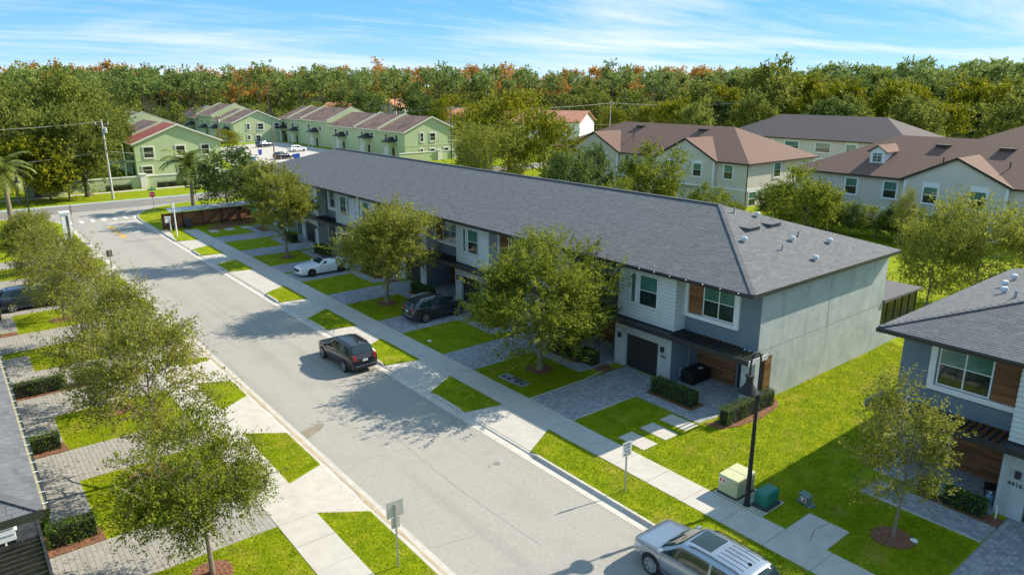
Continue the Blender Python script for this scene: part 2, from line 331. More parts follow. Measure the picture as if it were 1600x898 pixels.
M['plastic'] = mat('black_plastic', (0.014, 0.014, 0.015), 0.6)
M['tail'] = mat('red_tail_lamp', (0.42, 0.010, 0.012), 0.2, coat=1.0)
M['head'] = mat('head_lamp', (0.60, 0.62, 0.64), 0.12, coat=1.0)
M['plate'] = mat('licence_plate', (0.62, 0.64, 0.62), 0.5)
M['softtop'] = mat('navy_soft_top', (0.022, 0.028, 0.045), 0.85)
M['binblue'] = mat('blue_bin', (0.010, 0.07, 0.42), 0.45)
M['resin'] = mat('black_resin', (0.012, 0.012, 0.013), 0.55)
M['screen'] = mat('lanai_screen', (0.022, 0.021, 0.018), 0.25, (0.035, 0.033, 0.026), 2.0)
M['corr'] = mat('pale_metal_sheet', (0.46, 0.49, 0.52), 0.45, (0.56, 0.58, 0.60), 4.0, metal=0.3)
M['sheet'] = mat('white_sheet', (0.74, 0.73, 0.70), 0.6)
M['stain'] = mat('brown_stain', (0.21, 0.175, 0.125), 0.95, (0.28, 0.24, 0.18), 3.0)
M['pinebark'] = mat('pine_bark', (0.17, 0.125, 0.10), 0.95, (0.30, 0.235, 0.20), 0.6)
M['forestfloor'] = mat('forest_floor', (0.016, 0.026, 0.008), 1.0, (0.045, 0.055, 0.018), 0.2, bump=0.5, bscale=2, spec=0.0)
# ------------------------------------------------------------------ ground, street, kerbs, pavements
def struct(o): o['kind'] = 'structure'; return o
KL0, KR0 = 11.56, 18.42            # asphalt edges
def arc(cx, cy, r, a0, a1, n=10):
    return [(cx + r * math.cos(RAD(a0 + (a1 - a0) * i / n)), cy + r * math.sin(RAD(a0 + (a1 - a0) * i / n))) for i in range(n + 1)]
RET_R = arc(18.42 + 11.5, 98.3, 11.5, 180, 90)           # right kerb return, edge of the asphalt
RET_L = arc(11.56 - 11.5, 98.3, 11.5, 0, 90)
def offs(path, d):   # offset a polyline to its right-hand side (looking along it) by d
    out = []
    for i, p in enumerate(path):
        a = path[max(i - 1, 0)]; b = path[min(i + 1, len(path) - 1)]; t = Vector((b[0] - a[0], b[1] - a[1])).normalized()
        out.append((p[0] + t.y * d, p[1] - t.x * d))
    return out
g = MB(); FAR = 6000
rr = [(18.42, -60)] + RET_R; rl = [(11.56, -60)] + RET_L
ro = offs(rr, 0.56); lo = offs(rl, -0.56)
g.poly([(20.985, -60, 0), (20.985, 82.2, 0), (18.98, 82.2, 0)] + [(x, y, 0) for x, y in ro[1:]] + [(ro[-1][0], 109.7, 0), (FAR, 109.7, 0), (FAR, -60, 0)])
g.poly([(9.305, -60, 0), (9.305, 83.0, 0), (11.0, 83.0, 0)] + [(x, y, 0) for x, y in lo[1:]] + [(lo[-1][0], 109.7, 0), (-FAR, 109.7, 0), (-FAR, -60, 0)])
g.poly([(-FAR, 116.6, 0), (FAR, 116.6, 0), (FAR, FAR, 0), (-FAR, FAR, 0)])
g.poly([(-FAR, -60, 0), (FAR, -60, 0), (FAR, -FAR, 0), (-FAR, -FAR, 0)])
g.poly([(-10, -60, -.17), (42, -60, -.17), (42, 117, -.17), (-10, 117, -.17)])
g.poly([(-FAR, 109, -.165), (-10, 109, -.165), (-10, 117, -.165), (-FAR, 117, -.165)])
g.poly([(42, 109, -.165), (FAR, 109, -.165), (FAR, 117, -.165), (42, 117, -.165)])
struct(g.build('ground', M['lawn']))
ZR = -0.12
s = MB(); s.poly([(x, y, ZR) for x, y in [(11.56, -60), (18.42, -60)] + RET_R + RET_L[::-1]])
struct(s.build('street', M['asphalt']))
s = MB(); s.poly([(-400, 109.83, ZR + .004), (400, 109.83, ZR + .004), (400, 116.5, ZR + .004), (-400, 116.5, ZR + .004)])
xr = struct(s.build('cross_road', M['asphalt2']))
s = MB()
for yy in (113.05, 113.3): s.box(-200, 9, yy - .05, yy + .05, ZR + .006, ZR + .009); s.box(22, 200, yy - .05, yy + .05, ZR + .006, ZR + .009)
s.build('centre_line', M['paintyellow'], xr)
s = MB(); s.box(-200, 200, 116.1, 116.22, ZR + .006, ZR + .009); s.build('edge_line', M['paintwhite'], xr)
# road markings at the junction
mk = MB(); mk.box(15.3, 18.3, 97.7, 98.2, ZR + .004, ZR + .007); struct(mk.build('stop_line', M['paintwhite']))
for i in range(8):
    x0 = 10.3 + i * 1.22
    mk = MB(); mk.box(x0, x0 + .45, 100.2, 102.2, ZR + .004, ZR + .007); struct(mk.build('crosswalk_bar', M['paintwhite']))
for y0, y1 in ((87.2, 89.3), (90.3, 92.2), (93.3, 95.6)):
    mk = MB(); mk.box(14.75, 15.35, y0, y1, ZR + .004, ZR + .007); struct(mk.build('centre_dash', M['paintyellow']))
for y0 in (89.5,):
    mk = MB(); mk.poly([(16.9, y0, ZR + .005), (17.35, y0 + 1.1, ZR + .005), (16.45, y0 + 1.1, ZR + .005)]); struct(mk.build('yield_arrow', M['paintwhite']))

# driveways on both sides of the street, along Y: (pavement edges, kerb edges)
DR = [(23.45, 26.68), (31.85, 35.1), (40.1, 43.4), (48.5, 51.75), (56.85, 60.2), (60.75, 63.85), (68.75, 72.0), (77.2, 80.45)]
AP_R = [((23.5, 27.05), (22.41, 27.7)), ((32.0, 35.2), (30.85, 35.85)), ((40.1, 43.4), (39.0, 44.1)), ((48.5, 51.8), (47.2, 52.4)),
        ((56.75, 63.7), (55.4, 64.5)), ((68.8, 71.95), (67.8, 72.65)), ((76.95, 80.45), (75.8, 81.3))]
DL = [(23.95, 27.1), (32.35, 35.65), (40.15, 43.45), (44.35, 47.7), (52.2, 55.95), (61.1, 64.5), (69.6, 73.1), (78.0, 81.2)]
AP_L = [((23.9, 26.6), (22.7, 27.36)), ((32.4, 35.6), (31.1, 36.7)), ((40.1, 43.1), (39.2, 43.4)), ((44.4, 47.3), (43.9, 48.2)),
        ((52.3, 55.8), (51.2, 56.7)), ((61.2, 64.4), (60.2, 65.3)), ((69.7, 73.0), (68.7, 73.9)), ((78.0, 81.2), (77, 82.1))]
def verges(aps, xk, xs, y0, y1):
    st = [((y0, y0), None)]; lows = [(y0, y0)] + [(a[1], k[1]) for a, k in aps]; highs = [(a[0], k[0]) for a, k in aps] + [(y1, y1)]
    for (p0, q0), (p1, q1) in zip(lows, highs):
        if p1 - p0 < .1: continue
        m = MB(); m.prism([(xs, p0 + .01, -.16), (xs, p1 - .01, -.16), (xk, q1 - .01, -.16), (xk, q0 + .01, -.16)], (0, 0, .16)); struct(m.build('grass_verge', M['lawn']))
verges(AP_R, 18.985, 20.98, -60, 82.2); verges(AP_L, 10.995, 9.31, -60, 83.0)
# kerb and gutter: short cast lengths with open joints, dropped at each driveway
def kerb_run(name, path, side, drops, parent_label=None):
    par = struct(bpy.data.objects.new(name, None)); COL.objects.link(par)
    P = [Vector((x, y, 0)) for x, y in path]
    cuts = set()
    for i in range(len(P) - 1):
        pass
    def hgt(y):
        h = 0.006
        for a, b in drops:
            if a - .01 <= y <= b + .01: h = -0.085
            elif a - .5 < y < a: h = min(h, -0.085 + 0.091 * (a - y) / .5)
            elif b < y < b + .5: h = min(h, -0.085 + 0.091 * (y - b) / .5)
        return h
    for i in range(len(P) - 1):
        a, b = P[i], P[i + 1]; t = (b - a).normalized(); nrm = Vector((t.y, -t.x, 0)) * side
        a2 = a + t * .006; b2 = b - t * .006
        prof = lambda h: [(0, ZR + .006), (.40, ZR - .012), (.43, ZR + .0), (.455, h), (.57, h), (.57, -.2), (0, -.2)]
        if i + 1 < len(P) - 1 or True:
            pa, pb = prof(hgt(a.y)), prof(hgt(b.y)); n = len(pa)
            vs = [a2 + nrm * o + Vector((0, 0, z)) for o, z in pa] + [b2 + nrm * o + Vector((0, 0, z)) for o, z in pb]
            m = MB(); m.add(vs, [tuple(range(n))[::-1], tuple(range(n, 2 * n))] + [(j, (j + 1) % n, n + (j + 1) % n, n + j) for j in range(n)])
            m.build('kerb_length', M['kerb'], par)
    return par
def y_stops(drops, y0, y1, step=3.05):
    st = {y0, y1}
    for a, b in drops: st |= {a - .5, a, b, b + .5}
    y = y0
    while y < y1:
        if all(abs(y - q) > .9 for q in st): st.add(y)
        y += step
    return sorted(q for q in st if y0 <= q <= y1)
dr_r = [k for _, k in AP_R]; dr_l = [k for _, k in AP_L]
kerb_run('right_kerb', [(18.42, y) for y in y_stops(dr_r, -3.0, 98.3)] + RET_R[1:], 1, dr_r)
kerb_run('left_kerb', [(11.56, y) for y in y_stops(dr_l, 8.0, 98.3)] + RET_L[1:], -1, dr_l)
# silt left by water in the left gutter
m = MB(); ys = [14 + i * .35 for i in range(120)]
for a, b in zip(ys, ys[1:]):
    fa = lambda y: .065 + .03 * math.sin(y * .9) + .02 * math.sin(y * 2.7 + 1)
    m.poly([(11.545 - .26 - fa(a), a, ZR - .0015), (11.545 - .22 + .4 * fa(a) - .0, a, ZR - .0015), (11.545 - .22 + .4 * fa(b), b, ZR - .0015), (11.545 - .26 - fa(b), b, ZR - .0015)])
tag(m.build('silt', M['silt']), 'tan silt dried along the gutter of the left kerb', 'silt', kind='stuff')

# pavements: each cast slab is its own piece
def sidewalk(name, x0, x1, y0, y1, step, phase):
    par = struct(bpy.data.objects.new(name, None)); COL.objects.link(par)
    k0 = math.floor((y0 - phase) / step); me = {}
    y = phase + k0 * step
    b = MB(); b.box(x0 + .01, x1 - .01, y0, y1, -.16, .004); b.build('bedding', M['joint'], par)
    i = 0
    slabs = []
    for v in range(3):
        m = MB(); m.box(0, x1 - x0, 0.008, step - .008, -.1, .022); slabs.append(m.mesh('slab', M['concrete'], bevel=.008))
    while y < y1:
        o = link('slab', slabs[i % 3], par); o.location = (x0, y, rnd.uniform(-.004, .004)); y += step; i += 1
    return par
sidewalk('right_sidewalk', 20.98, 22.52, -3, 86, 1.829, 13.67)
sidewalk('left_sidewalk', 7.78, 9.30, 12, 92, 1.68, 23.92)
for (a, b), (c, d) in AP_R:
    m = MB(); mid = (a + b) / 2
    segs = [(a, c, mid - .006, mid - .006), (mid + .006, mid + .006, b, d)] if b - a > 5 else [(a, c, b, d)]
    for p0, q0, p1, q1 in segs:
        m.prism([(20.97, p0, -.1), (20.97, p1, -.1), (19.0, q1, -.1), (19.0, q0, -.1)], (0, 0, .1 + .004))
        m.v[-1] = (*m.v[-1][:2], -.07); m.v[-2] = (*m.v[-2][:2], -.07)
    struct(m.build('driveway_apron', M['concrete']))
for (a, b), (c, d) in AP_L:
    m = MB(); m.prism([(9.31, a, -.1), (9.31, b, -.1), (10.98, d, -.1), (10.98, c, -.1)], (0, 0, .1 + .004))
    m.v[-1] = (*m.v[-1][:2], -.07); m.v[-2] = (*m.v[-2][:2], -.07)
    struct(m.build('driveway_apron', M['concrete']))
# corner ramp by the fence and pad beside the pavement in front of the far building
m = MB(); m.box(22.53, 24.2, 10.25, 11.85, -.1, .018); o = struct(m.build('concrete_pad', M['concrete'], bevel=.008))
m = MB(); m.bar((22.55, 10.9, .0225), (23.3, 11.15, .0225), .014, .003); m.bar((23.3, 11.15, .0225), (24.18, 11.02, .0225), .014, .003); m.build('crack', M['joint'], o)
m = MB(); m.prism([(19.0, 82.4, 0), (19.4, 84.6, 0), (19.7, 88.0, 0), (19.02, 88.6, 0), (19.0, 86, 0)], (0, 0, .012)); struct(m.build('corner_ramp', M['concrete']))
# paved areas: a bed with every paver laid on it
def pavers(name, x0, x1, y0, y1, mt, along='y', row=.16, ln=.24, z=.012):
    bed = MB(); bed.box(x0, x1, y0, y1, -.1, z - .008); par = struct(bed.build(name, M['paverbase']))
    vs = []; tn = []; i = 0
    a0, a1, b0, b1 = (x0, x1, y0, y1) if along == 'y' else (y0, y1, x0, x1)
    r = a0
    while r < a1 - .03:
        r1 = min(r + row * (1.0 if i % 3 else 1.0), a1); q = b0 - NR.uniform(0, ln)
        while q < b1 - .03:
            l_ = ln * (1.0 if NR.random() > .35 else .66); q0, q1 = max(q, b0), min(q + l_, b1); q += l_
            if q1 - q0 < .04: continue
            h = z + NR.uniform(-.002, .002); g_ = .003
            c = (r + g_, r1 - g_, q0 + g_, q1 - g_) if along == 'y' else (q0 + g_, q1 - g_, r + g_, r1 - g_)
            vs.append((c[0], c[1], c[2], c[3], h)); tn.append(NR.random() ** 1.3)
        r = r1; i += 1
    A = np.array(vs); n = len(A)
    V = np.zeros((n, 8, 3)); e = .003
    V[:, 0] = A[:, [0, 2, 4]]; V[:, 1] = A[:, [1, 2, 4]]; V[:, 2] = A[:, [1, 3, 4]]; V[:, 3] = A[:, [0, 3, 4]]
    V[:, 4:8] = V[:, 0:4]; V[:, 4:8, 2] -= .012
    cx = (A[:, 0] + A[:, 1]) / 2; cy = (A[:, 2] + A[:, 3]) / 2
    V[:, 0:4, 0] -= np.sign(V[:, 0:4, 0] - cx[:, None]) * e; V[:, 0:4, 1] -= np.sign(V[:, 0:4, 1] - cy[:, None]) * e
    F = np.array([(0, 1, 2, 3), (4, 5, 1, 0), (5, 6, 2, 1), (6, 7, 3, 2), (7, 4, 0, 3)])
    FF = (np.arange(n)[:, None, None] * 8 + F[None]).reshape(-1, 4)
    o = link('paver_blocks', np_mesh('paver_blocks', V.reshape(-1, 3), FF, mt, np.repeat(tn, 5)), par); o['kind'] = 'stuff'
    return par
def edging(par, pts, w=.07):
    for a, b in zip(pts, pts[1:]):
        m = MB(); m.bar((a[0], a[1], .01), (b[0], b[1], .01), w, .05); m.build('edging', M['kerb'], par)
def mulch_bed(pts, name='mulch_bed', z=.03, dens=170):
    m = MB(); m.prism([(x, y, -.05) for x, y in pts], (0, 0, .05 + z)); par = struct(m.build(name, M['mulch']))
    xs = [p[0] for p in pts]; ys = [p[1] for p in pts]
    area = (max(xs) - min(xs)) * (max(ys) - min(ys)); n = int(area * dens)
    if n < 4: return par
    P = np.stack([NR.uniform(min(xs), max(xs), n), NR.uniform(min(ys), max(ys), n)], 1)
    ins = np.zeros(n, bool); k = len(pts)
    for i in range(k):
        x1, y1 = pts[i]; x2, y2 = pts[(i + 1) % k]
        c = ((y1 > P[:, 1]) != (y2 > P[:, 1])) & (P[:, 0] < (x2 - x1) * (P[:, 1] - y1) / ((y2 - y1) or 1e-9) + x1); ins ^= c
    P = P[ins]; n = len(P)
    if n == 0: return par
    a = NR.uniform(0, 6.28, n); l_ = NR.uniform(.02, .06, n); w = NR.uniform(.008, .02, n); zz = z + NR.uniform(.004, .022, n); tl = NR.uniform(-.02, .02, n)
    d = np.stack([np.cos(a), np.sin(a)], 1); q = np.stack([-np.sin(a), np.cos(a)], 1)
    V = np.zeros((n, 4, 3))
    for j, (s1, s2) in enumerate(((-1, -1), (1, -1), (1, 1), (-1, 1))):
        V[:, j, :2] = P + d * (l_ * s1)[:, None] + q * (w * s2)[:, None]; V[:, j, 2] = zz + tl * s1
    o = link('bark_chips', np_mesh('bark_chips', V.reshape(-1, 3), np.arange(n * 4).reshape(-1, 4), M['chip'], NR.random(n)), par); o['kind'] = 'stuff'
    return par
def ring(cx, cy, r, n=18): return [(cx + r * (1 + .08 * math.sin(3 * a + cx)) * math.cos(a), cy + r * (1 + .07 * math.sin(2 * a + cy)) * math.sin(a)) for a in [2 * math.pi * i / n for i in range(n)]]
# right side: drive, entry walk, porch floor and planting bed of each house
for k, (a, b) in enumerate(DR):
    p = pavers('paver_driveway', 22.53, 29.95, a, b, M['paver'], 'x' if k < 3 else 'y')
    if k == 0:
        edging(p, [(22.55, a - .03), (27.1, a - .03)]); edging(p, [(22.55, b + .04), (26.6, b + .05), (28.4, b + .35)])
    rt = k < 5                                             # entry on the low-Y side, or mirrored on the high-Y side
    w0, w1 = (a - 4.15, a - .01) if rt else (b + .01, b + 4.15)
    pavers('paver_walk', 27.12, 27.92, w0, w1, M['paver'], 'y')
    e0, e1 = (w0 - .1, w0 + 1.1) if rt else (w1 - 1.1, w1 + .1)
    pavers('porch_pavers', 27.93, 29.1, e0, e1, M['paver'], 'y')
    pavers('porch_pavers', 29.11, 32.3, (w0 - .25) if rt else w0, w1 if rt else (w1 + .25), M['paver'], 'y')
    h0, h1 = (e1 + .01, w1 - .05) if rt else (w0 + .05, e0 - .01)
    mulch_bed([(27.93, h0), (29.1, h0), (29.1, h1), (27.93, h1)])
    if k > 0 and k < 5: mulch_bed([(28.1, DR[k - 1][1] + .05), (29.1, DR[k - 1][1] + .05), (29.1, e0 - .02), (28.1, e0 - .02)])
pavers('paver_driveway', 22.53, 29.95, 3.2, 6.93, M['paver'], 'x')
edging(pavers('paver_walk', 27.36, 28.75, 6.95, 11.4, M['paver'], 'y'), [(27.3, 7.0), (27.3, 11.4)])
pavers('porch_pavers', 29.4, 32.3, 7.4, 11.9, M['paver'], 'y')
mulch_bed([(28.77, 6.95), (29.4, 6.9), (29.4, 9.9), (28.77, 9.9)])
mulch_bed([(27.35, 18.3), (28.3, 17.9), (30.1, 17.7), (31.9, 17.95), (32.45, 18.3), (32.5, 18.75), (27.7, 18.95), (27.35, 19.2)])
# stepping slabs
def steps(x, y0, y1):
    m = MB(); m.box(0, .95, 0, y1 - y0, -.05, .02); me = m.mesh('stepping_slab', M['concrete'], bevel=.008)
    par = struct(bpy.data.objects.new('stepping_path', None)); COL.objects.link(par)
    for xx in x: o = link('stepping_slab', me, par); o.location = (xx, y0, 0)
steps((22.98, 24.5, 25.97), 19.2, 20.8)
steps((23.2, 25.0, 26.8), 83.5, 85.0)
# left side
for k, (a, b) in enumerate(DL):
    pavers('paver_driveway', .75, 7.77, a, b, M['paverL'], 'y', row=.18, ln=.26)
for a, b in ((28.42, 32.34), (36.75, 40.14), (47.71, 51.0), (56.9, 61.0)):
    pavers('paver_walk', 1.12, 2.5, a, b, M['paverL'], 'y', row=.18, ln=.26)
    mulch_bed([(.62, a), (1.11, a), (1.11, b), (.62, b)])
for y0, y1, x1 in ((27.12, 28.4, 2.6), (35.67, 36.7, 2.6), (43.47, 44.33, 7.4), (55.97, 56.7, 2.5)):
    mulch_bed([(.7, y0), (x1, y0), (x1 - .1, y1), (.7, y1)])
# ------------------------------------------------------------------ charcoal-roofed townhouse rows
def on_plane(px, py, p0, n):
    d = _ray(px, py); p0 = Vector(p0); n = Vector(n); o = Vector((0, 0, CAMH)); t = (p0 - o).dot(n) / d.dot(n); return o + d * t
EZ, RZ, HW = 6.33, 8.92, 7.71
SLOPE = (RZ - EZ) / HW
PITCH_L = 27.5  # mirror line of the 8.4 m bay rhythm is at v = 61.15
def shingle_mesh(tf, e0, e1, up0, up1, expo=.145, tab=.33, clip=None):
    """shingles between eave edge e0-e1 and top edge up0-up1 (points u,v,z)"""
    e0, e1, up0, up1 = [np.array(p, float) for p in (e0, e1, up0, up1)]
    ax = (e1 - e0) / np.linalg.norm(e1 - e0); upv = ((up0 + up1) / 2 - (e0 + e1) / 2); upv -= ax * upv.dot(ax); Ls = np.linalg.norm(upv); upv /= Ls
    nrm = np.cross(ax, upv); nrm = nrm if nrm[2] > 0 else -nrm
    w = np.linalg.norm(e1 - e0); l1 = (up0 - e0).dot(ax); r1 = (up1 - e0).dot(ax)
    V = []; T = []
    n = int(Ls / expo)
    for i in range(n):
        s0, s1 = i * expo, (i + 1) * expo + .012; f0 = i / n; lo_, hi_ = l1 * f0, w + (r1 - w) * f0
        if clip: lo_, hi_ = max(lo_, clip[0]), min(hi_, clip[1])
        if hi_ - lo_ < .1: continue
        xs = np.arange(lo_ - NR.uniform(0, tab), hi_ + tab, tab) + NR.uniform(-.04, .04); xs = np.clip(xs, lo_, hi_)
        a = xs[:-1] + .004; b = xs[1:] - .004; ok = b - a > .03; a, b = a[ok], b[ok]; k = len(a)
        q = np.zeros((k, 6, 3)); h = .007 + NR.uniform(0, .004, k)
        base0 = e0 + upv * s0; base1 = e0 + upv * s1
        q[:, 0] = base0 + ax * a[:, None] + nrm * h[:, None]; q[:, 1] = base0 + ax * b[:, None] + nrm * h[:, None]
        q[:, 2] = base1 + ax * b[:, None] + nrm * .002; q[:, 3] = base1 + ax * a[:, None] + nrm * .002
        q[:, 4] = base0 + ax * a[:, None] - nrm * .005; q[:, 5] = base0 + ax * b[:, None] - nrm * .005
        V.append(q); T.append(np.clip(NR.normal(.5, .17, k), 0, 1))
    V = np.concatenate(V); T = np.concatenate(T); n = len(V)
    F = (np.arange(n)[:, None, None] * 6 + np.array([(0, 1, 2, 3), (4, 5, 1, 0)])[None]).reshape(-1, 4)
    P = V.reshape(-1, 3); P = np.array(tf(P[:, 0], P[:, 1], P[:, 2])).T
    return np_mesh('shingles', P, F, M['shingle'], np.repeat(T, 2))

def window(par, tf, plane, c, a0, a1, z0, z1, cols=1, rows=2, fr=.06, dep=.07, out=-1, name='window', top=None, bot=None, frm=None, trim=0.0, trimtop=0.0, mid=None):
    """plane 'u' or 'v' at coordinate c, spanning a0..a1 and z0..z1; out = direction of the outside along the plane's axis"""
    top = top or M['blind']; bot = bot or M['glass']; frm = frm or M['white']
    def bx(mb, p0, p1, q0, q1, d0, d1):
        if plane == 'u': mb.box(c + out * d0, c + out * d1, p0, p1, q0, q1)
        else: mb.box(p0, p1, c + out * d0, c + out * d1, q0, q1)
    m = MB(); t = max(fr, .02)
    bx(m, a0, a0 + t, z0, z1, .0, dep); bx(m, a1 - t, a1, z0, z1, .0, dep); bx(m, a0 + t, a1 - t, z0, z0 + t, .0, dep - .002); bx(m, a0 + t, a1 - t, z1 - t, z1, .0, dep - .002)
    for i in range(1, cols): x = a0 + (a1 - a0) * i / cols; bx(m, x - t * .45, x + t * .45, z0 + t, z1 - t, .0, dep - .005)
    for j in range(1, rows): z = z0 + (z1 - z0) * j / rows; bx(m, a0 + t, a1 - t, z - t * .35, z + t * .35, .0, dep - .012)
    w = m.build(name, frm, par, tf=tf)
    for i in range(cols):
        for j in range(rows):
            p0 = a0 + (a1 - a0) * i / cols + t * .4; p1 = a0 + (a1 - a0) * (i + 1) / cols - t * .4
            q0 = z0 + (z1 - z0) * j / rows + t * .3; q1 = z0 + (z1 - z0) * (j + 1) / rows - t * .3
            m = MB(); bx(m, p0, p1, q0, q1, .01, .03); m.build('pane', top if j == rows - 1 and rows > 1 else bot, w, tf=tf)
    if trim > 0:
        m = MB(); bx(m, a0 - trim, a0, z0 - trim, z1 + trim + trimtop, 0, dep * .7); bx(m, a1, a1 + trim, z0 - trim, z1 + trim + trimtop, 0, dep * .7)
        bx(m, a0, a1, z1, z1 + trim + trimtop, 0, dep * .7 - .002); bx(m, a0 - trim * .4, a1 + trim * .4, z0 - trim * 1.2, z0 - .001, 0, dep * 1.3)
        m.build('surround', frm, w, tf=tf)
    return w

def townhouses(label, sx, X0, sv, Y0, units, vend, vclip, numbers, shingle_clip=None, lights=0):
    """u = depth from the front eave, v = along the street; world x = X0+sx*u, y = Y0+sv*v"""
    cu, cv = 7.7, (18.83 + vend) / 2
    root = thing('townhouse_row', label, 'townhouse', (X0 + sx * cu, Y0 + sv * cv, 0))
    tf = lambda u, v, z: (sx * (u - cu), sv * (v - cv), z)
    B = lambda m, name, mt, par=root, **k: m.build(name, mt, par, tf=tf, **k)
    # body
    m = MB(); m.box(1.58, 15.0, 18.83, vend, 2.96, 6.28); B(m, 'upper_wall', M['stuccoD'])
    m = MB(); m.box(1.60, 15.02, 18.815, 18.832, 2.5, 6.27); m.box(2.95, 15.02, 18.815, 18.832, 0, 2.5); B(m, 'end_wall', M['stuccoB'])
    m = MB(); m.box(2.95, 15.0, 18.835, vend, 0, 2.955); B(m, 'ground_floor_wall', M['stuccoD'])
    m = MB(); m.box(1.61, 15.01, 18.808, 18.8145, 2.93, 2.955); B(m, 'control_joint', M['pipe'])
    m = MB(); m.box(8.3, 8.325, 18.808, 18.8145, 2.96, 6.2); B(m, 'control_joint', M['pipe'])
    # roof
    vA, vB = 18.35, vend + .45
    r = MB(); th = .16
    e = [(0, vA, EZ), (15.43, vA, EZ), (15.43, vB, EZ), (0, vB, EZ)]; rd = [(HW, vA + HW, RZ), (HW, vB - HW, RZ)]
    up = lambda p, d=-.006: (p[0], p[1], p[2] + d)
    r.add([up(p) for p in e] + [up(p) for p in rd] + [(p[0], p[1], p[2] - th) for p in e],
          [(0, 4, 5, 3), (1, 2, 5, 4), (0, 1, 4), (2, 3, 5), (6, 7, 8, 9), (0, 1, 7, 6), (1, 2, 8, 7), (2, 3, 9, 8), (3, 0, 6, 9)])
    roof = B(r, 'roof', M['roofbase'])
    o = link('front_shingles', shingle_mesh(tf, (0, vA, EZ), (0, vB, EZ), (HW, vA + HW, RZ), (HW, vB - HW, RZ), clip=shingle_clip), roof); o['kind'] = 'stuff'
    o = link('end_shingles', shingle_mesh(tf, (0, vA, EZ), (15.43, vA, EZ), (HW, vA + HW, RZ), (HW, vA + HW, RZ)), roof); o['kind'] = 'stuff'
    # hip and ridge caps
    m = MB(); a, b = Vector((0.05, vA + .05, EZ + .03)), Vector((HW, vA + HW, RZ + .03)); n = 44
    for i in range(n):
        p, q = a.lerp(b, i / n), a.lerp(b, (i + 1.08) / n); m.bar(p + Vector((0, 0, .012)), q, .24, .02, up=(-.3, -.3, 1), tint=rnd.uniform(.1, .6))
    B(m, 'hip_cap', M['shingle'], roof)
    m = MB(); m.bar((HW, vA + HW, RZ + .03), (HW, vB - HW, RZ + .03), .26, .03, tint=.02); B(m, 'ridge_cap', M['shingle'], roof)
    # fascia, gutter
    m = MB(); m.box(.0, 15.43, vA - .02, vA - .001, EZ - .20, EZ + .012); B(m, 'end_fascia', M['black'])
    m = MB(); m.box(-.13, -.115, vA, vB, EZ - .16, EZ - .01); m.box(-.115, -.0, vA, vB, EZ - .16, EZ - .145); m.box(-.13, 0, vA - .012, vA - .001, EZ - .16, EZ - .005)
    gt = B(m, 'gutter', M['gutter'])
    if sx < 0:   # leaf litter and hanger straps in the gutter below the camera
        m = MB(); m.box(-.112, -.004, vA + .01, vA + 40, EZ - .14, EZ - .05); B(m, 'leaf_litter', M['litter'], gt)
        for i in range(50): m = MB(); m.box(-.13, 0.0, vA + .3 + i * .62, vA + .325 + i * .62, EZ - .012, EZ - .004); B(m, 'gutter_strap', M['white'], gt)
    for i in range(lights):
        m = MB(); m.lathe([(.03, -.02), (.03, .02)], (-.135, vA + .75 + i * 1.05, EZ - .03), 10, axis='x'); B(m, 'eave_light', M['signwhite'])
    # units
    board = None
    for k, (vb0, vb1, mir) in enumerate(units):
        w = (lambda v, a=vb0, b=vb1, mi=mir: (a + (v - 23.4)) if not mi else (b - (v - 23.4)))      # unit-zero coordinate -> v
        def R(m, u0, u1, va, vb, z0, z1, mi=0, tint=.5): m.box(u0, u1, w(va), w(vb), z0, z1, mi, tint)
        ro0 = 18.84 if k == 0 and not mir else 19.2      # outer end of the recess
        g0, g1 = 24.32, 26.78
        # garage volume with a recessed door
        m = MB(); R(m, .5, 2.95, 23.4, g0, 0, 2.80); R(m, .5, 2.95, g1, 27.59, 0, 2.80); R(m, .5, 2.95, g0, g1, 2.08, 2.80); R(m, .75, 2.95, g0, g1, 0, 2.08)
        B(m, 'garage_wall', M['stuccoB'])
        gd = MB(); R(gd, .70, .745, g0 + .02, g1 - .02, .01, 2.07); gdo = B(gd, 'garage_door', M['plastic'])
        for j in range(4):
            m = MB(); R(m, .672, .70, g0 + .03, g1 - .03, .02 + j * .513, .02 + (j + 1) * .513 - .016); B(m, 'door_panel', M['garage'], gdo, bevel=.004)
        for lv in ((g0 - .35,), (g1 + .4,)):
            m = MB(); R(m, .36, .5, lv[0] - .09, lv[0] + .09, 1.72, 1.98); R(m, .40, .46, lv[0] - .11, lv[0] + .11, 1.98, 2.0); B(m, 'wall_lamp', M['black'])
        if k < len(numbers) and numbers[k]:
            px = X0 + sx * .497; t = text_mesh('house_number', numbers[k], .26, M['signblack'], root, (sx * (.494 - cu), sv * (w(g0 - .40) - cv), 1.42), (RAD(90), 0, RAD(-90)), .012)
        # dark canopy over the garage, pergola over the porch
        m = MB(); R(m, -.02, .06, (18.28 if k == 0 else ro0), 27.6, 2.74, 3.0); R(m, .06, .64, 23.35, 27.6, 2.82, 2.965); B(m, 'canopy', M['black'])
        pg = MB(); R(pg, .06, 1.56, 23.28, 23.35, 2.80, 2.94)
        if k: R(pg, .06, 1.56, ro0, ro0 + .08, 2.80, 2.94)
        pgo = B(pg, 'pergola', M['black'])
        x = (18.5 if k == 0 else ro0 + .2)
        while x < 23.25:
            m = MB(); R(m, .06, 1.57, x, x + .05, 2.82, 2.97); B(m, 'slat', M['black'], pgo); x += .27
        if k == 0: m = MB(); R(m, -.03, 1.62, 18.24, 18.29, 2.76, 3.02); B(m, 'pergola_end_board', M['stuccoB'])
        # recess: wood cladding, door, column, bench box
        m = MB(); hh = .135; jn = 20
        for j in range(jn):
            for (va, vb) in ((20.86, 21.9 + .5 * ((j * 7) % 3) / 3), (21.9 + .5 * ((j * 7) % 3) / 3, 23.38)):
                pass
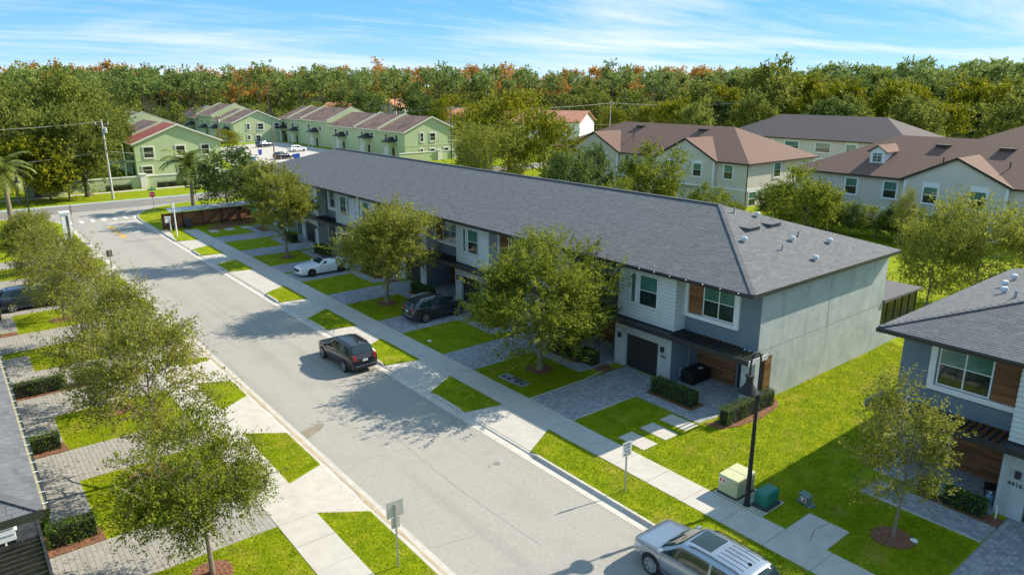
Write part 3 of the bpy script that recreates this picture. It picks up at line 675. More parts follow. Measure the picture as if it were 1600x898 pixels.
        cl = MB(); R(cl, 2.925, 2.949, 20.86, 23.395, .02, 2.76); clo = B(cl, 'porch_cladding', M['wood'])
        for j in range(int(2.72 / hh)):
            sp = 21.6 + .9 * rnd.random()
            for va, vb in ((20.87, sp - .003), (sp + .003, 23.385)):
                m = MB(); R(m, 2.90, 2.925, va, vb, .03 + j * hh, .03 + (j + 1) * hh - .006, tint=rnd.random()); B(m, 'plank', M['wood'], clo)
        m = MB(); R(m, 2.90, 2.95, 19.75, 20.7, .02, 2.1); do = B(m, 'front_door', M['black']); m = MB(); R(m, 2.89, 2.9, 20.0, 20.45, .3, 1.9); B(m, 'door_light', M['glass'], do)
        m = MB(); R(m, 1.5, 1.92, (18.835 if k == 0 else ro0), 19.62, 0, 2.955); B(m, 'porch_column', M['stuccoB'])
        if k == 0:
            m = MB(); R(m, 2.35, 2.945, 18.84, 18.90, 0, 2.5); wo = B(m, 'side_panel', M['wood'])
            for j in range(18): m = MB(); R(m, 2.36, 2.945, 18.822, 18.84, .02 + j * .137, .02 + (j + 1) * .137 - .005, tint=rnd.random()); B(m, 'plank', M['wood'], wo)
        m = MB(); R(m, .505, 2.9, 23.375, 23.398, .02, 2.79); B(m, 'porch_side_wall', M['stuccoD'])
        # upper bay with lapped boards
        m = MB(); R(m, .64, 1.6, 23.42, 27.55, 3.0, 6.27); bay = B(m, 'bay', M['plinth'])  # dark backing in the gaps paints the shadow lines between boards
        if board is None:
            m = MB(); L_ = 4.13
            def lap(m, p, q, o):  # tilted board p->q, outward o
                p, q, o = Vector(p), Vector(q), Vector(o); zt = Vector((0, 0, .180))
                m.hexa([p, q, q + o * .032, p + o * .032], [p + zt, q + zt, q + zt + o * .006, p + zt + o * .006])
            lap(m, (.64, -.012, 0), (.64, L_ + .012, 0), (-1, 0, 0)); lap(m, (.62, 0, 0), (1.57, 0, 0), (0, -1, 0)); lap(m, (.62, L_, 0), (1.57, L_, 0), (0, 1, 0))
            board = m.mesh('siding_board', M['siding'], tf=lambda u, v, z: (sx * u, sv * v, z))
        for j in range(16):
            o = link('siding_board', board, bay); o.location = (-sx * cu, sv * ((w(23.42) if not mir else w(27.55)) - cv), 3.03 + j * .203)
        window(root, tf, 'u', .615, *sorted((w(24.62), w(25.95))), 3.98, 5.78, 1, 2, .05, .06)
        window(root, tf, 'u', .615, *sorted((w(26.18), w(26.58))), 3.98, 5.78, 1, 1, .05, .06, bot=M['blind'])
        # recess window group in a deep white frame
        fr = MB(); R(fr, 1.42, 1.578, 20.0, 20.24, 3.80, 6.0); R(fr, 1.42, 1.578, 23.22, 23.40, 3.80, 6.0); R(fr, 1.42, 1.578, 20.24, 23.22, 3.80, 4.02); R(fr, 1.42, 1.578, 20.24, 23.22, 5.9, 6.0)
        fro = B(fr, 'window_frame', M['white'])
        window(root, tf, 'u', 1.572, *sorted((w(20.3), w(22.28))), 4.05, 5.88, 2, 2, .06, .06)
        for j in range(13):
            m = MB(); R(m, 1.53, 1.576, 22.32, 23.2, 4.04 + j * .141, 4.04 + (j + 1) * .141 - .005, tint=rnd.random()); B(m, 'plank', M['wood'], fro)
        if k in (0, 1, 3, 5):   # downpipe beside the bay
            m = MB(); m.tube([(-.06, w(27.66), EZ - .1), (.2, w(27.66), EZ - .35), (.66, w(27.68), EZ - .45), (.66, w(27.68), 3.05)], .045, 8); B(m, 'downpipe', M['black'])
        if k in (1, 2):
            m = MB(); m.lathe([(.012, 0), (.07, .01), (.09, .12), (.05, .2)], (1.9, w(22.9), 1.6), 12); B(m, 'electric_meter', M['vent'])
    if True:
        m = MB(); R0 = lambda *a: m.box(*a); m.box(2.0, 2.06, 23.33, 23.37, .4, 2.6); m.lathe([(.07, 0), (.075, .05), (.03, .07)], (1.95, 23.33, 1.75), 12, axis='y'); m.box(1.25, 1.5, 23.24, 23.37, .25, .8)
        B(m, 'meter_box', M['pipe'])
    # patio room with screens at the back of the end house
    return root, tf, roof

U1 = [(23.4 + 8.4 * i, 27.55 + 8.4 * i, False) for i in range(5)] + [(61.17 + 8.4 * i, 65.32 + 8.4 * i, True) for i in range(3)]
T1, tf1, roof1 = townhouses('long two storey townhouse row with charcoal hip roof and pale stucco end wall', 1, 29.36, 1, 0.0, U1, 86.4, None, ['446'], lights=7)
U2 = [(23.4, 27.55, False), (31.8, 35.95, False)]
T2, tf2, roof2 = townhouses('charcoal roofed townhouse with number 4416 beside the side lawn', 1, 29.36, -1, 30.85, U2, 48.0, None, ['4416'], shingle_clip=(0, 16))
U3 = [(23.4, 27.55, False), (31.8, 35.95, False), (40.2, 44.35, False)]
T3, tf3, roof3 = townhouses('charcoal roofed townhouse row with leaf filled gutter across the street', -1, 0.62, 1, 0.3, U3, 86.0, None, [], shingle_clip=(0, 45))

# things on the roofs
def roof_vents(roof, root, pts, p0, n):
    loc = Vector(root.location)
    for kind, px, py in pts:
        p = on_plane(px, py, p0, n) - loc
        if kind == 'cap':
            m = MB(); m.lathe([(.10, -.05), (.10, .14), (.17, .15), (.17, .22), (.12, .30), (.02, .32)], p, 14); m.build('round_vent', M['vent'], roof, smooth=True)
        elif kind == 'pipe':
            m = MB(); m.lathe([(.13, -.04), (.06, .06), (.05, .34)], p, 12); m.build('vent_pipe', M['pipe'], roof, smooth=True)
        else:
            m = MB(); m.box(p.x - .55, p.x + .55, p.y - .3, p.y + .3, p.z - .14, p.z + .10); m.box(p.x - .62, p.x + .62, p.y - .36, p.y + .36, p.z + .10, p.z + .135); m.build('slope_vent', M['roofbase'], roof)
NE = (0, -SLOPE, 1)
roof_vents(roof1, T1, [('cap', 1183, 339), ('pipe', 1147, 333), ('flat', 1172, 357), ('flat', 1205, 351), ('cap', 1163, 378), ('cap', 1238, 377), ('pipe', 1247, 370), ('pipe', 1222, 391), ('cap', 1296, 380), ('cap', 1274, 407)], (30, 18.35, EZ), NE)
roof_vents(roof2, T2, [('cap', 1584, 438), ('cap', 1569, 448), ('cap', 1568, 458), ('pipe', 1586, 466)], (30, 12.5, EZ), (0, SLOPE, 1))
# screened room behind the end house
L1 = T1.location
m = MB(); m.box(15.05, 20.3, 18.9, 19.05, 0, 1.0); m.build('lanai_wall', M['stuccoB'], T1, tf=tf1)
m = MB(); m.box(15.03, 20.34, 18.86, 19.08, 1.0, 1.16); m.build('lanai_sill', M['white'], T1, tf=tf1)
for i in range(5):
    m = MB(); m.box(15.12 + i * 1.03, 15.12 + i * 1.03 + .98, 18.96, 18.98, 1.2, 2.9); m.build('screen_panel', M['screen'], T1, tf=tf1)
for i in range(6):
    m = MB(); m.box(15.05 + i * 1.03, 15.12 + i * 1.03, 18.92, 19.02, 1.16, 2.95); m.build('screen_post', M['gutter'], T1, tf=tf1)
m = MB(); m.hexa([(15.03, 18.7, 2.95), (20.5, 18.7, 2.95), (20.5, 22.0, 2.95), (15.03, 22.0, 2.95)], [(15.03, 18.7, 3.15), (20.5, 18.7, 3.03), (20.5, 22.0, 3.03), (15.03, 22.0, 3.15)]); m.build('lanai_roof', M['roofbase'], T1, tf=tf1)
# white sheet lying on the pergola of the row across the street
m = MB(); n = 6
pts = [[(-.46 + i * .105, 23.75 + j * .16, 3.30 + .03 * math.sin(i * 1.7 + j) + .02 * math.sin(j * 2.2)) for j in range(n)] for i in range(n)]
vs = [p for r_ in pts for p in r_]; m.add(vs, [(i * n + j, (i + 1) * n + j, (i + 1) * n + j + 1, i * n + j + 1) for i in range(n - 1) for j in range(n - 1)])
m.add([(x, y, z - .02) for x, y, z in vs], [(i * n + j, i * n + j + 1, (i + 1) * n + j + 1, (i + 1) * n + j) for i in range(n - 1) for j in range(n - 1)])
tag(m.build('folded_sheet', M['sheet'], smooth=True), 'white sheet lying on the black slats below the leafy gutter', 'sheet')
# ------------------------------------------------------------------ beige rows behind, green rows beyond the cross road
def beige_row(label, X0, v0, v1, gables, wins, endwins, dormers=(), roofmat='brownroof', lower=(), vents=()):
    W, ez, rz = 17.7, 5.8, 9.95; sl = (rz - ez) / (W / 2); cv = (v0 + v1) / 2
    root = thing('beige_townhouse_row', label, 'townhouse', (X0 + W / 2, cv, 0), group='beige townhouse rows behind the gardens')
    tf = lambda u, v, z: (u - W / 2, v - cv, z); B = lambda m, n, mt, par=root, **k: m.build(n, mt, par, tf=tf, **k)
    m = MB(); m.box(.42, W - .42, v0 + .42, v1 - .42, -.3, ez - .02)
    for vc, hw, az in gables:
        m.prism([(-.06, vc - hw + .3, ez - .2), (-.06, vc + hw - .3, ez - .2), (-.06, vc + hw - .3, ez + .02), (-.06, vc, az - .22), (-.06, vc - hw + .3, ez + .02)], (1.5, 0, 0)); m.box(-.06, .42, vc - hw + .3, vc + hw - .3, 2.34, ez - .2)
    B(m, 'wall', M['beige'])
    r = MB(); e = [(0, v0, ez), (W, v0, ez), (W, v1, ez), (0, v1, ez)]; rd = [(W / 2, v0 + W / 2, rz), (W / 2, v1 - W / 2, rz)]
    r.add(e + rd + [(p[0], p[1], p[2] - .18) for p in e], [(0, 4, 5, 3), (1, 2, 5, 4), (0, 1, 4), (2, 3, 5), (6, 7, 8, 9), (0, 1, 7, 6), (1, 2, 8, 7), (2, 3, 9, 8), (3, 0, 6, 9)])
    roof = B(r, 'roof', M[roofmat])
    for vc, hw, az in gables:
        ub = (az - ez) / sl; g_ = MB()
        a, b, t, k = (-.25, vc - hw - .1, ez - .02), (-.25, vc + hw + .1, ez - .02), (-.25, vc, az), (ub + .05, vc, az)
        a2, b2 = (.05, vc - hw - .1, ez - .02), (.05, vc + hw + .1, ez - .02)
        d = Vector((0, 0, .05))
        g_.poly([a, t, k, a2]); g_.poly([b, b2, k, t])
        g_.poly([tuple(Vector(p) - Vector((0, 0, .16))) for p in (a, t, k, a2)]); g_.poly([tuple(Vector(p) - Vector((0, 0, .16))) for p in (b, t, k, b2)])
        B(g_, 'gable_roof', M[roofmat], roof)
        f = MB(); f.bar((-.27, vc - hw - .1, ez - .1), (-.27, vc, az - .08), .06, .26); f.bar((-.27, vc, az - .08), (-.27, vc + hw + .1, ez - .1), .06, .26); B(f, 'barge_board', M['fascia'], roof)
        for q in (vc - hw + .35, vc + hw - .6): f = MB(); f.box(-.12, -.06, q - .05, q + .25, 2.3, ez - .05); B(f, 'corner_trim', M['white'])
    m = MB()
    y_ = v0 - .04
    for vc, hw, az in sorted(gables): m.box(-.04, -.002, y_, vc - hw - .1, ez - .19, ez + .01); y_ = vc + hw + .1
    m.box(-.04, -.002, y_, v1 + .04, ez - .19, ez + .01); m.box(-.002, W + .04, v0 - .04, v0 - .002, ez - .19, ez + .01); B(m, 'fascia', M['fascia'])
    m = MB()
    for vc, hw, az in gables: m.box(-.1, .42, vc - hw + .25, vc + hw - .25, 2.06, 2.345)
    m.box(.34, .42, v0 + .36, v1 - .36, 2.05, 2.34); m.box(.42, W - .42, v0 + .36, v0 + .42, 2.05, 2.34); B(m, 'belt_band', M['white'])
    m = MB(); m.tube([(.05, v0 + .1, ez - .1), (.3, v0 + .36, ez - .5), (.36, v0 + .36, .1)], .07, 8); B(m, 'downpipe', M['fascia'])
    for a, b, z0, z1, tt in wins: window(root, tf, 'u', -.05 if any(abs((a + b) / 2 - vc) < hw for vc, hw, az in gables) else .42, a, b, z0, z1, 1, 2, .07, .08, trim=.13, trimtop=tt)
    for a, b, z0, z1 in lower: window(root, tf, 'u', .41, a, b, z0, z1, 1, 2, .07, .08, trim=.12)
    for a, b, z0, z1 in endwins: window(root, tf, 'v', v0 + .42, a - X0, b - X0, z0, z1, 1, 2, .07, .08, trim=.14)
    for vc, u0 in dormers:
        z0 = ez + sl * u0; m = MB(); m.box(u0, u0 + 3.4, vc - .85, vc + .85, z0 - .1, z0 + 1.35); m.prism([(u0, vc - .85, z0 + 1.35), (u0, vc + .85, z0 + 1.35), (u0, vc, z0 + 1.95)], (3.4, 0, 0)); d = B(m, 'dormer', M['white'])
        m = MB()
        for s_ in (-1, 1): m.hexa([(u0 - .25, vc, z0 + 1.98), (u0 + 4.2, vc, z0 + 1.98), (u0 + 4.2, vc + s_ * 1.2, z0 + 1.2), (u0 - .25, vc + s_ * 1.2, z0 + 1.2)], [(u0 - .25, vc, z0 + 2.1), (u0 + 4.2, vc, z0 + 2.1), (u0 + 4.2, vc + s_ * 1.2, z0 + 1.32), (u0 - .25, vc + s_ * 1.2, z0 + 1.32)])
        B(m, 'dormer_roof', M[roofmat], d)
        window(root, tf, 'u', u0 - .01, vc - .55, vc + .55, z0 + .1, z0 + 1.2, 2, 3, .05, .06)
    for u_, v_ in vents:
        z = ez + sl * u_; m = MB(); m.box(u_ - .4, u_ + .5, v_ - .7, v_ + .7, z - .3, z + .12); m.box(u_ - .55, u_ + .6, v_ - .8, v_ + .8, z + .12, z + .18); B(m, 'ridge_vent', M['fascia'], roof)
        m = MB(); m.lathe([(.07, -.1), (.07, .5), (.12, .5), (.12, .6)], (u_ - 3.4, v_ - 1.5, ez + sl * (u_ - 3.4)), 8); B(m, 'vent_pipe', M['fascia'], roof)
    return root
wA = [(90.75, 91.85, 3.9, 5.5, 0), (85.75, 86.9, 3.75, 5.35, .3), (81.2, 82.3, 3.7, 5.35, .3), (76.7, 77.8, 3.65, 5.45, 0), (72.2, 73.3, 3.65, 5.45, 0), (67.6, 68.9, 3.5, 5.3, .3), (62.75, 64.2, 3.45, 5.3, .3), (57.9, 59.35, 3.45, 5.4, 0)]
lA = [(90.7, 91.8, .5, 1.7), (81.3, 82.4, .5, 1.7), (76.8, 77.9, .5, 1.7), (62.9, 64.1, .5, 1.7), (58, 59.2, .5, 1.7)]
beige_row('beige townhouse row whose brown roof has two cross gables over the garden', 84.4, 55.2, 94.6, [(84.18, 5.7, 8.72), (65.79, 5.5, 8.66)], wA, [(91.0, 92.7, 3.5, 5.5), (85.4, 87.1, .0, 1.95), (94.5, 96.2, .2, 2.0)], lower=lA, vents=[(7.6, 81), (7.6, 68.5)])
wB = [(40.75, 42.2, 3.4, 5.3, 0), (36.2, 37.7, 3.4, 5.3, 0), (31.7, 33.2, 3.4, 5.2, .35), (27.0, 28.6, 3.3, 5.2, .35), (22, 23.4, 3.4, 5.3, 0)]
beige_row('beige townhouse row with a small white dormer and one broad gable', 84.4, 8.0, 49.1, [(30.23, 5.45, 8.5)], wB, [], dormers=[(39.85, 2.6)], lower=[(40.6, 41.6, .3, 1.5), (35.9, 37.2, .3, 1.5), (31.3, 32.9, -.2, 1.65)], vents=[(7.0, 34.5), (7.0, 28)])
wC = [(91, 92.4, 3.4, 5.2, 0), (87.0, 89.2, 3.4, 5.2, 0), (82.0, 84.6, 3.4, 5.2, 0), (76.5, 79.5, 3.4, 5.2, 0), (70, 73, 3.4, 5.2, 0), (65, 67, 3.4, 5.2, .3), (60.5, 62.8, 3.4, 5.2, 0)]
beige_row('farther beige row with a dark plum hip roof behind the gabled row', 132.8, 55.2, 94.6, [], wC, [], roofmat='darkroof')
beige_row('farthest beige row with only its brown roof above the dormer row', 132.8, 8.0, 49.1, [], [], [])

def green_row(label, x0, x1, units, gwins, porches=True, first_roof=None, balcony=False):
    """gabled row running away along Y; units = (y0, y1, lift)"""
    xc = (x0 + x1) / 2; y0 = units[0][0]; cy = (units[0][0] + units[-1][1]) / 2
    root = thing('green_townhouse_row', label, 'townhouse', (xc, cy, 0), group='pale green townhouse rows beyond the cross road')
    tf = lambda x, y, z: (x - xc, y - cy, z); B = lambda m, n, mt, par=root, **k: m.build(n, mt, par, tf=tf, **k)
    ez, az = 5.8, 9.1; hw = (x1 - x0) / 2; prev = None
    for i, (a, b, lift) in enumerate(units):
        m = MB(); m.box(x0 + .45, x1 - .45, a + .01, b, -.2, ez + lift); m.prism([(x0 + .45, a + .01, ez + lift), (x1 - .45, a + .01, ez + lift), (xc, a + .01, az + lift - .2)], (0, b - a - .01, 0)); B(m, 'wall', M['green'])
        r = MB(); aa = a - (.4 if i == 0 else -.15); bb = b - .15
        for s_ in (-1, 1):
            xe = xc + s_ * hw; r.hexa([(xc, aa, az + lift - .12), (xc, bb, az + lift - .12), (xe, bb, ez + lift - .12), (xe, aa, ez + lift - .12)], [(xc, aa, az + lift), (xc, bb, az + lift), (xe, bb, ez + lift), (xe, aa, ez + lift)])
        ro = B(r, 'roof', M[first_roof if (i == 0 and first_roof) else 'greenroof'])
        # raised party wall with a white coping at the near edge of the unit
        up = .28 if i else 0.0
        if i:
            p = MB(); lf = max(lift, units[i - 1][2])
            p.prism([(x0 + .1, a - .13, ez + lf - .3), (x1 - .1, a - .13, ez + lf - .3), (x1 - .05, a - .13, ez + lf + up), (xc, a - .13, az + lf + up), (x0 + .05, a - .13, ez + lf + up)], (0, .26, 0)); B(p, 'party_wall', M['green'])
        lf = max(lift, units[i - 1][2]) if i else lift; yy = (a - .16) if i else aa - .04; wd = .32 if i else .06; c = MB()
        for s_ in (-1, 1):
            c.hexa([(xc, yy, az + lf + up + (-.2 if not i else 0)), (xc, yy + wd, az + lf + up + (-.2 if not i else 0)), (xc + s_ * (hw + .02), yy + wd, ez + lf + up + (-.2 if not i else 0)), (xc + s_ * (hw + .02), yy, ez + lf + up + (-.2 if not i else 0))],
                   [(xc, yy, az + lf + up + .08), (xc, yy + wd, az + lf + up + .08), (xc + s_ * (hw + .02), yy + wd, ez + lf + up + .08), (xc + s_ * (hw + .02), yy, ez + lf + up + .08)])
        B(c, 'coping', M['offwhite'], ro)
        f = MB(); f.box(x0 - .06, x0 - .003, aa, bb, ez + lift - .16, ez + lift + .02); B(f, 'eave_board', M['offwhite'], ro)
        w_ = b - a
        if porches:
            for q in (.3, .72):
                yc = a + w_ * q
                window(root, tf, 'u', x0 + .45, yc - .65, yc + .65, 3.6 + lift * .5, 5.1 + lift * .5, 1, 2, .08, .08, trim=.12, frm=M['offwhite'], top=M['glass'])
            yc = a + w_ * .45; po = MB(); ph = 3.0 + .3 * (i % 2)
            po.box(x0 - 1.7, x0 - 1.45, yc - 1.3, yc - 1.05, -.1, ph); po.box(x0 - 1.7, x0 - 1.45, yc + 1.05, yc + 1.3, -.1, ph); pr = B(po, 'porch_column', M['offwhite'])
            po = MB(); po.box(x0 - 1.75, x0 + .45, yc - 1.4, yc + 1.4, ph, ph + .5); B(po, 'porch_beam', M['green'])
            po = MB(); po.add([(x0 - 2.0, yc - 1.7, ph + .5), (x0 - 2.0, yc + 1.7, ph + .5), (x0 + .5, yc + 1.7, ph + .5), (x0 + .5, yc - 1.7, ph + .5), (x0 - .4, yc, ph + 1.6), (x0 + .5, yc, ph + 1.6)], [(0, 1, 4), (1, 2, 5, 4), (3, 0, 4, 5), (0, 3, 2, 1), (2, 3, 5)]); B(po, 'porch_roof', M['fascia'])
            po = MB(); po.box(x0 + .40, x0 + .46, yc - .5, yc + .5, 0, 2.1); B(po, 'entry_door', M['fascia'])
            po = MB(); po.box(x0 + .40, x0 + .46, yc + 2, min(yc + 4.5, b - .4), 0, 2.1); B(po, 'garage_door', M['offwhite'])
    for a, b, z0, z1 in gwins: window(root, tf, 'v', y0 + .01, a, b, z0, z1, 1, 2, .09, .1, trim=.16, frm=M['offwhite'], top=M['glass'])
    m = MB(); m.box(x0 + .44, x1 - .44, y0 - .03, y0 + .009, 2.62, 2.72); B(m, 'string_course', M['green'])
    if balcony:
        m = MB(); m.box(x0 - 1.4, x0 + .45, y0 + .6, y0 + 8.5, 2.6, 2.85); bo = B(m, 'balcony', M['green'])
        for i in range(22): m = MB(); y = y0 + .65 + i * .36; m.box(x0 - 1.38, x0 - 1.34, y, y + .04, 2.85, 3.8); B(m, 'baluster', M['gutter'], bo)
        m = MB(); m.box(x0 - 1.4, x0 - 1.33, y0 + .6, y0 + 8.5, 3.8, 3.86); B(m, 'railing', M['gutter'], bo)
        m = MB(); m.box(x0 - 1.4, x0 - 1.15, y0 + .6, y0 + .85, 0, 5.8); B(m, 'balcony_post', M['green'], bo)
        m = MB(); m.box(x0 + .41, x0 + .46, y0 + 1.5, y0 + 3.2, 2.9, 5.0); m.box(x0 + .41, x0 + .46, y0 + 1.5, y0 + 3.2, .1, 2.2); B(m, 'balcony_door', M['glass'])
    return root
green_row('pale green row with a red shingle roof at its near gable behind the perimeter wall', 28.4, 44.6, [(146.2, 155.5, 0), (155.5, 172, 0), (172, 184, 1.3), (184, 196, .2)], [(30.3, 32.1, 3.2, 5.2), (29.75, 31.5, .25, 1.75), (35.9, 37.6, 3.3, 5.2), (35.9, 37.5, .3, 1.8), (40.5, 42.0, 3.3, 5.2)], porches=False, first_roof='redroof', balcony=True)
green_row('pale green row standing beyond the parked cars and yellow bush', 67.8, 83.0, [(212.4, 223, 0), (223, 231, .1), (231, 246, 1.3), (246, 258, .2), (258, 272, .2)], [(72, 72.95, 3.75, 5.45), (75.2, 76.95, 3.65, 5.45), (80.1, 81.6, 3.6, 5.4), (71.95, 72.9, .9, 2.2), (74.4, 75.85, .3, 2.1)], porches=True)
green_row('pale green row with porches along the street and a wide near gable', 82.8, 98.0, [(142.7, 154.4, 0), (154.4, 166.4, .1), (166.4, 182, .0), (182, 199.5, .95), (199.5, 208.6, .9), (208.6, 216, .85)], [(87.3, 88.2, 3.55, 5.55), (89.85, 91.4, 3.6, 5.45), (95.35, 96.8, 3.6, 5.3), (87.2, 88.0, .7, 2.0), (89.9, 91.15, .5, 1.95), (93.7, 95.0, .0, 2.0)], porches=True)
# perimeter wall of the green estate
def perimeter(x0, x1, y, label, pil):
    root = thing('perimeter_wall', label, 'wall', ((x0 + x1) / 2, y, 0)); tf = lambda a, b, z: (a - (x0 + x1) / 2, b - y, z)
    m = MB(); m.box(x0, x1, y - .12, y + .12, -.2, 1.8); m.build('wall_panel', M['green'], root, tf=tf)
    m = MB(); m.box(x0, x1, y - .2, y + .2, 1.8, 1.96); m.build('wall_cap', M['offwhite'], root, tf=tf)
    for p in pil:
        m = MB(); m.box(p - .45, p + .45, y - .45, y + .45, -.2, 2.15); m.box(p - .55, p + .55, y - .55, y + .55, 2.15, 2.3); m.build('pillar', M['offwhite'], root, tf=tf)
perimeter(10, 46, 128.8, 'pale green perimeter wall with a cream pillar in front of the red roofed gable', (14.5, 26.1, 38))
perimeter(78, 97, 136.2, 'pale green perimeter wall below the wide near gable', (88.0, 96.8))
m = MB(); m.box(-100, 60, 125.6, 126.9, -.1, .03); struct(m.build('far_sidewalk', M['concrete']))
m = MB(); m.poly([(50, 117, .01), (60, 117, .01), (66, 150, .01), (80.5, 160, .01), (80.5, 212, .01), (66, 205, .01), (56, 196, .01), (48, 150, .01)]); struct(m.build('estate_street', M['concrete']))
# far houses between the trees
def far_house(label, px, py_base, dist, w, d, h, rh, wm, rm, rot=0.0):
    dr = _ray(px, 200); t = dist / math.hypot(dr.x, dr.y); x, y = dr.x * t, dr.y * t
    root = thing('far_house', label, 'house', (x, y, 0), rot)
    m = MB(); m.box(-w / 2, w / 2, -d / 2, d / 2, -.3, h); m.prism([(-w / 2, -d / 2, h), (-w / 2, d / 2, h), (-w / 2, 0, h + rh - .3)], (w, 0, 0)); m.build('wall', M[wm], root)
    m = MB()
    for s_ in (-1, 1): m.hexa([(-w / 2 - .5, 0, h + rh - .2), (w / 2 + .5, 0, h + rh - .2), (w / 2 + .5, s_ * (d / 2 + .6), h - .35), (-w / 2 - .5, s_ * (d / 2 + .6), h - .35)], [(-w / 2 - .5, 0, h + rh), (w / 2 + .5, 0, h + rh), (w / 2 + .5, s_ * (d / 2 + .6), h - .1), (-w / 2 - .5, s_ * (d / 2 + .6), h - .1)])
    m.build('roof', M[rm], root)
    tfi = lambda x, y, z: (x, y, z)
    for i in range(int(w // 5)):
        a = -w / 2 + 2 + i * 5; window(root, tfi, 'v', -d / 2, a, a + 1.3, h - 2.3, h - .7, 1, 2, .1, .1, trim=.12)
    window(root, tfi, 'u', -w / 2, -1, .4, h - 2.3, h - .7, 1, 2, .1, .1, trim=.12)
    return root
far_house('white house with a terracotta gable roof beyond the yellow trees', 858, 205, 205, 22, 13, 6.6, 2.6, 'white', 'tealroof', RAD(-62))
far_house('house with a salmon tile roof behind the utility pole', 745, 200, 262, 26, 13, 5.4, 2.6, 'offwhite', 'tealroof', RAD(-20))
far_house('terracotta roofed house behind the porch lined green row', 548, 190, 300, 18, 14, 6.4, 3.2, 'offwhite', 'tealroof', RAD(-30))
far_house('terracotta roofed house with a pale gable far among trees', 612, 190, 330, 16, 13, 6.8, 3.4, 'white', 'tealroof', RAD(30))
# ------------------------------------------------------------------ plants
def leaf_quads(P, D, size, seed, aspect=.5, up=.35):
    """diamond leaves at P pointing roughly along D"""
    r = np.random.default_rng(seed); n = len(P)
    d = D + r.normal(0, .55, (n, 3)); d /= np.linalg.norm(d, axis=1)[:, None] + 1e-9
    nn = r.normal(0, 1, (n, 3)); nn[:, 2] += up * 2; s = np.cross(d, nn); s /= np.linalg.norm(s, axis=1)[:, None] + 1e-9
    L_ = size * r.uniform(.65, 1.35, n)[:, None]; V = np.zeros((n, 4, 3))
    V[:, 0] = P; V[:, 1] = P + d * L_ * .5 + s * L_ * aspect * .5; V[:, 2] = P + d * L_; V[:, 3] = P + d * L_ * .5 - s * L_ * aspect * .5
    return V
def crown_points(r, n, rx, rz, cz, lump, holes, inner=.35, flat=0.0):
    """twig roots and directions through a lumpy crown volume"""
    d = r.normal(0, 1, (n * 3, 3)); d /= np.linalg.norm(d, axis=1)[:, None]
    d = d[d[:, 2] > -.75 + flat]
    k = r.normal(0, 1, (9, 3)); k /= np.linalg.norm(k, axis=1)[:, None]; amp = r.uniform(.4, 1, 9) * lump
    bump = 1 + (np.exp(5 * (d @ k.T - 1)) * amp).sum(1) - lump * .35
    if holes:
        h = r.normal(0, 1, (holes, 3)); h /= np.linalg.norm(h, axis=1)[:, None]
        keep = (d @ h.T).max(1) < r.uniform(.90, .985, len(d)); d, bump = d[keep], bump[keep]
    d, bump = d[:n], bump[:n]; n = len(d)
    rad = (inner + (1 - inner) * r.random(n) ** .55) * bump
    P = d * rad[:, None] * np.array([rx, rx, rz]); P[:, 2] += cz
    return P, d
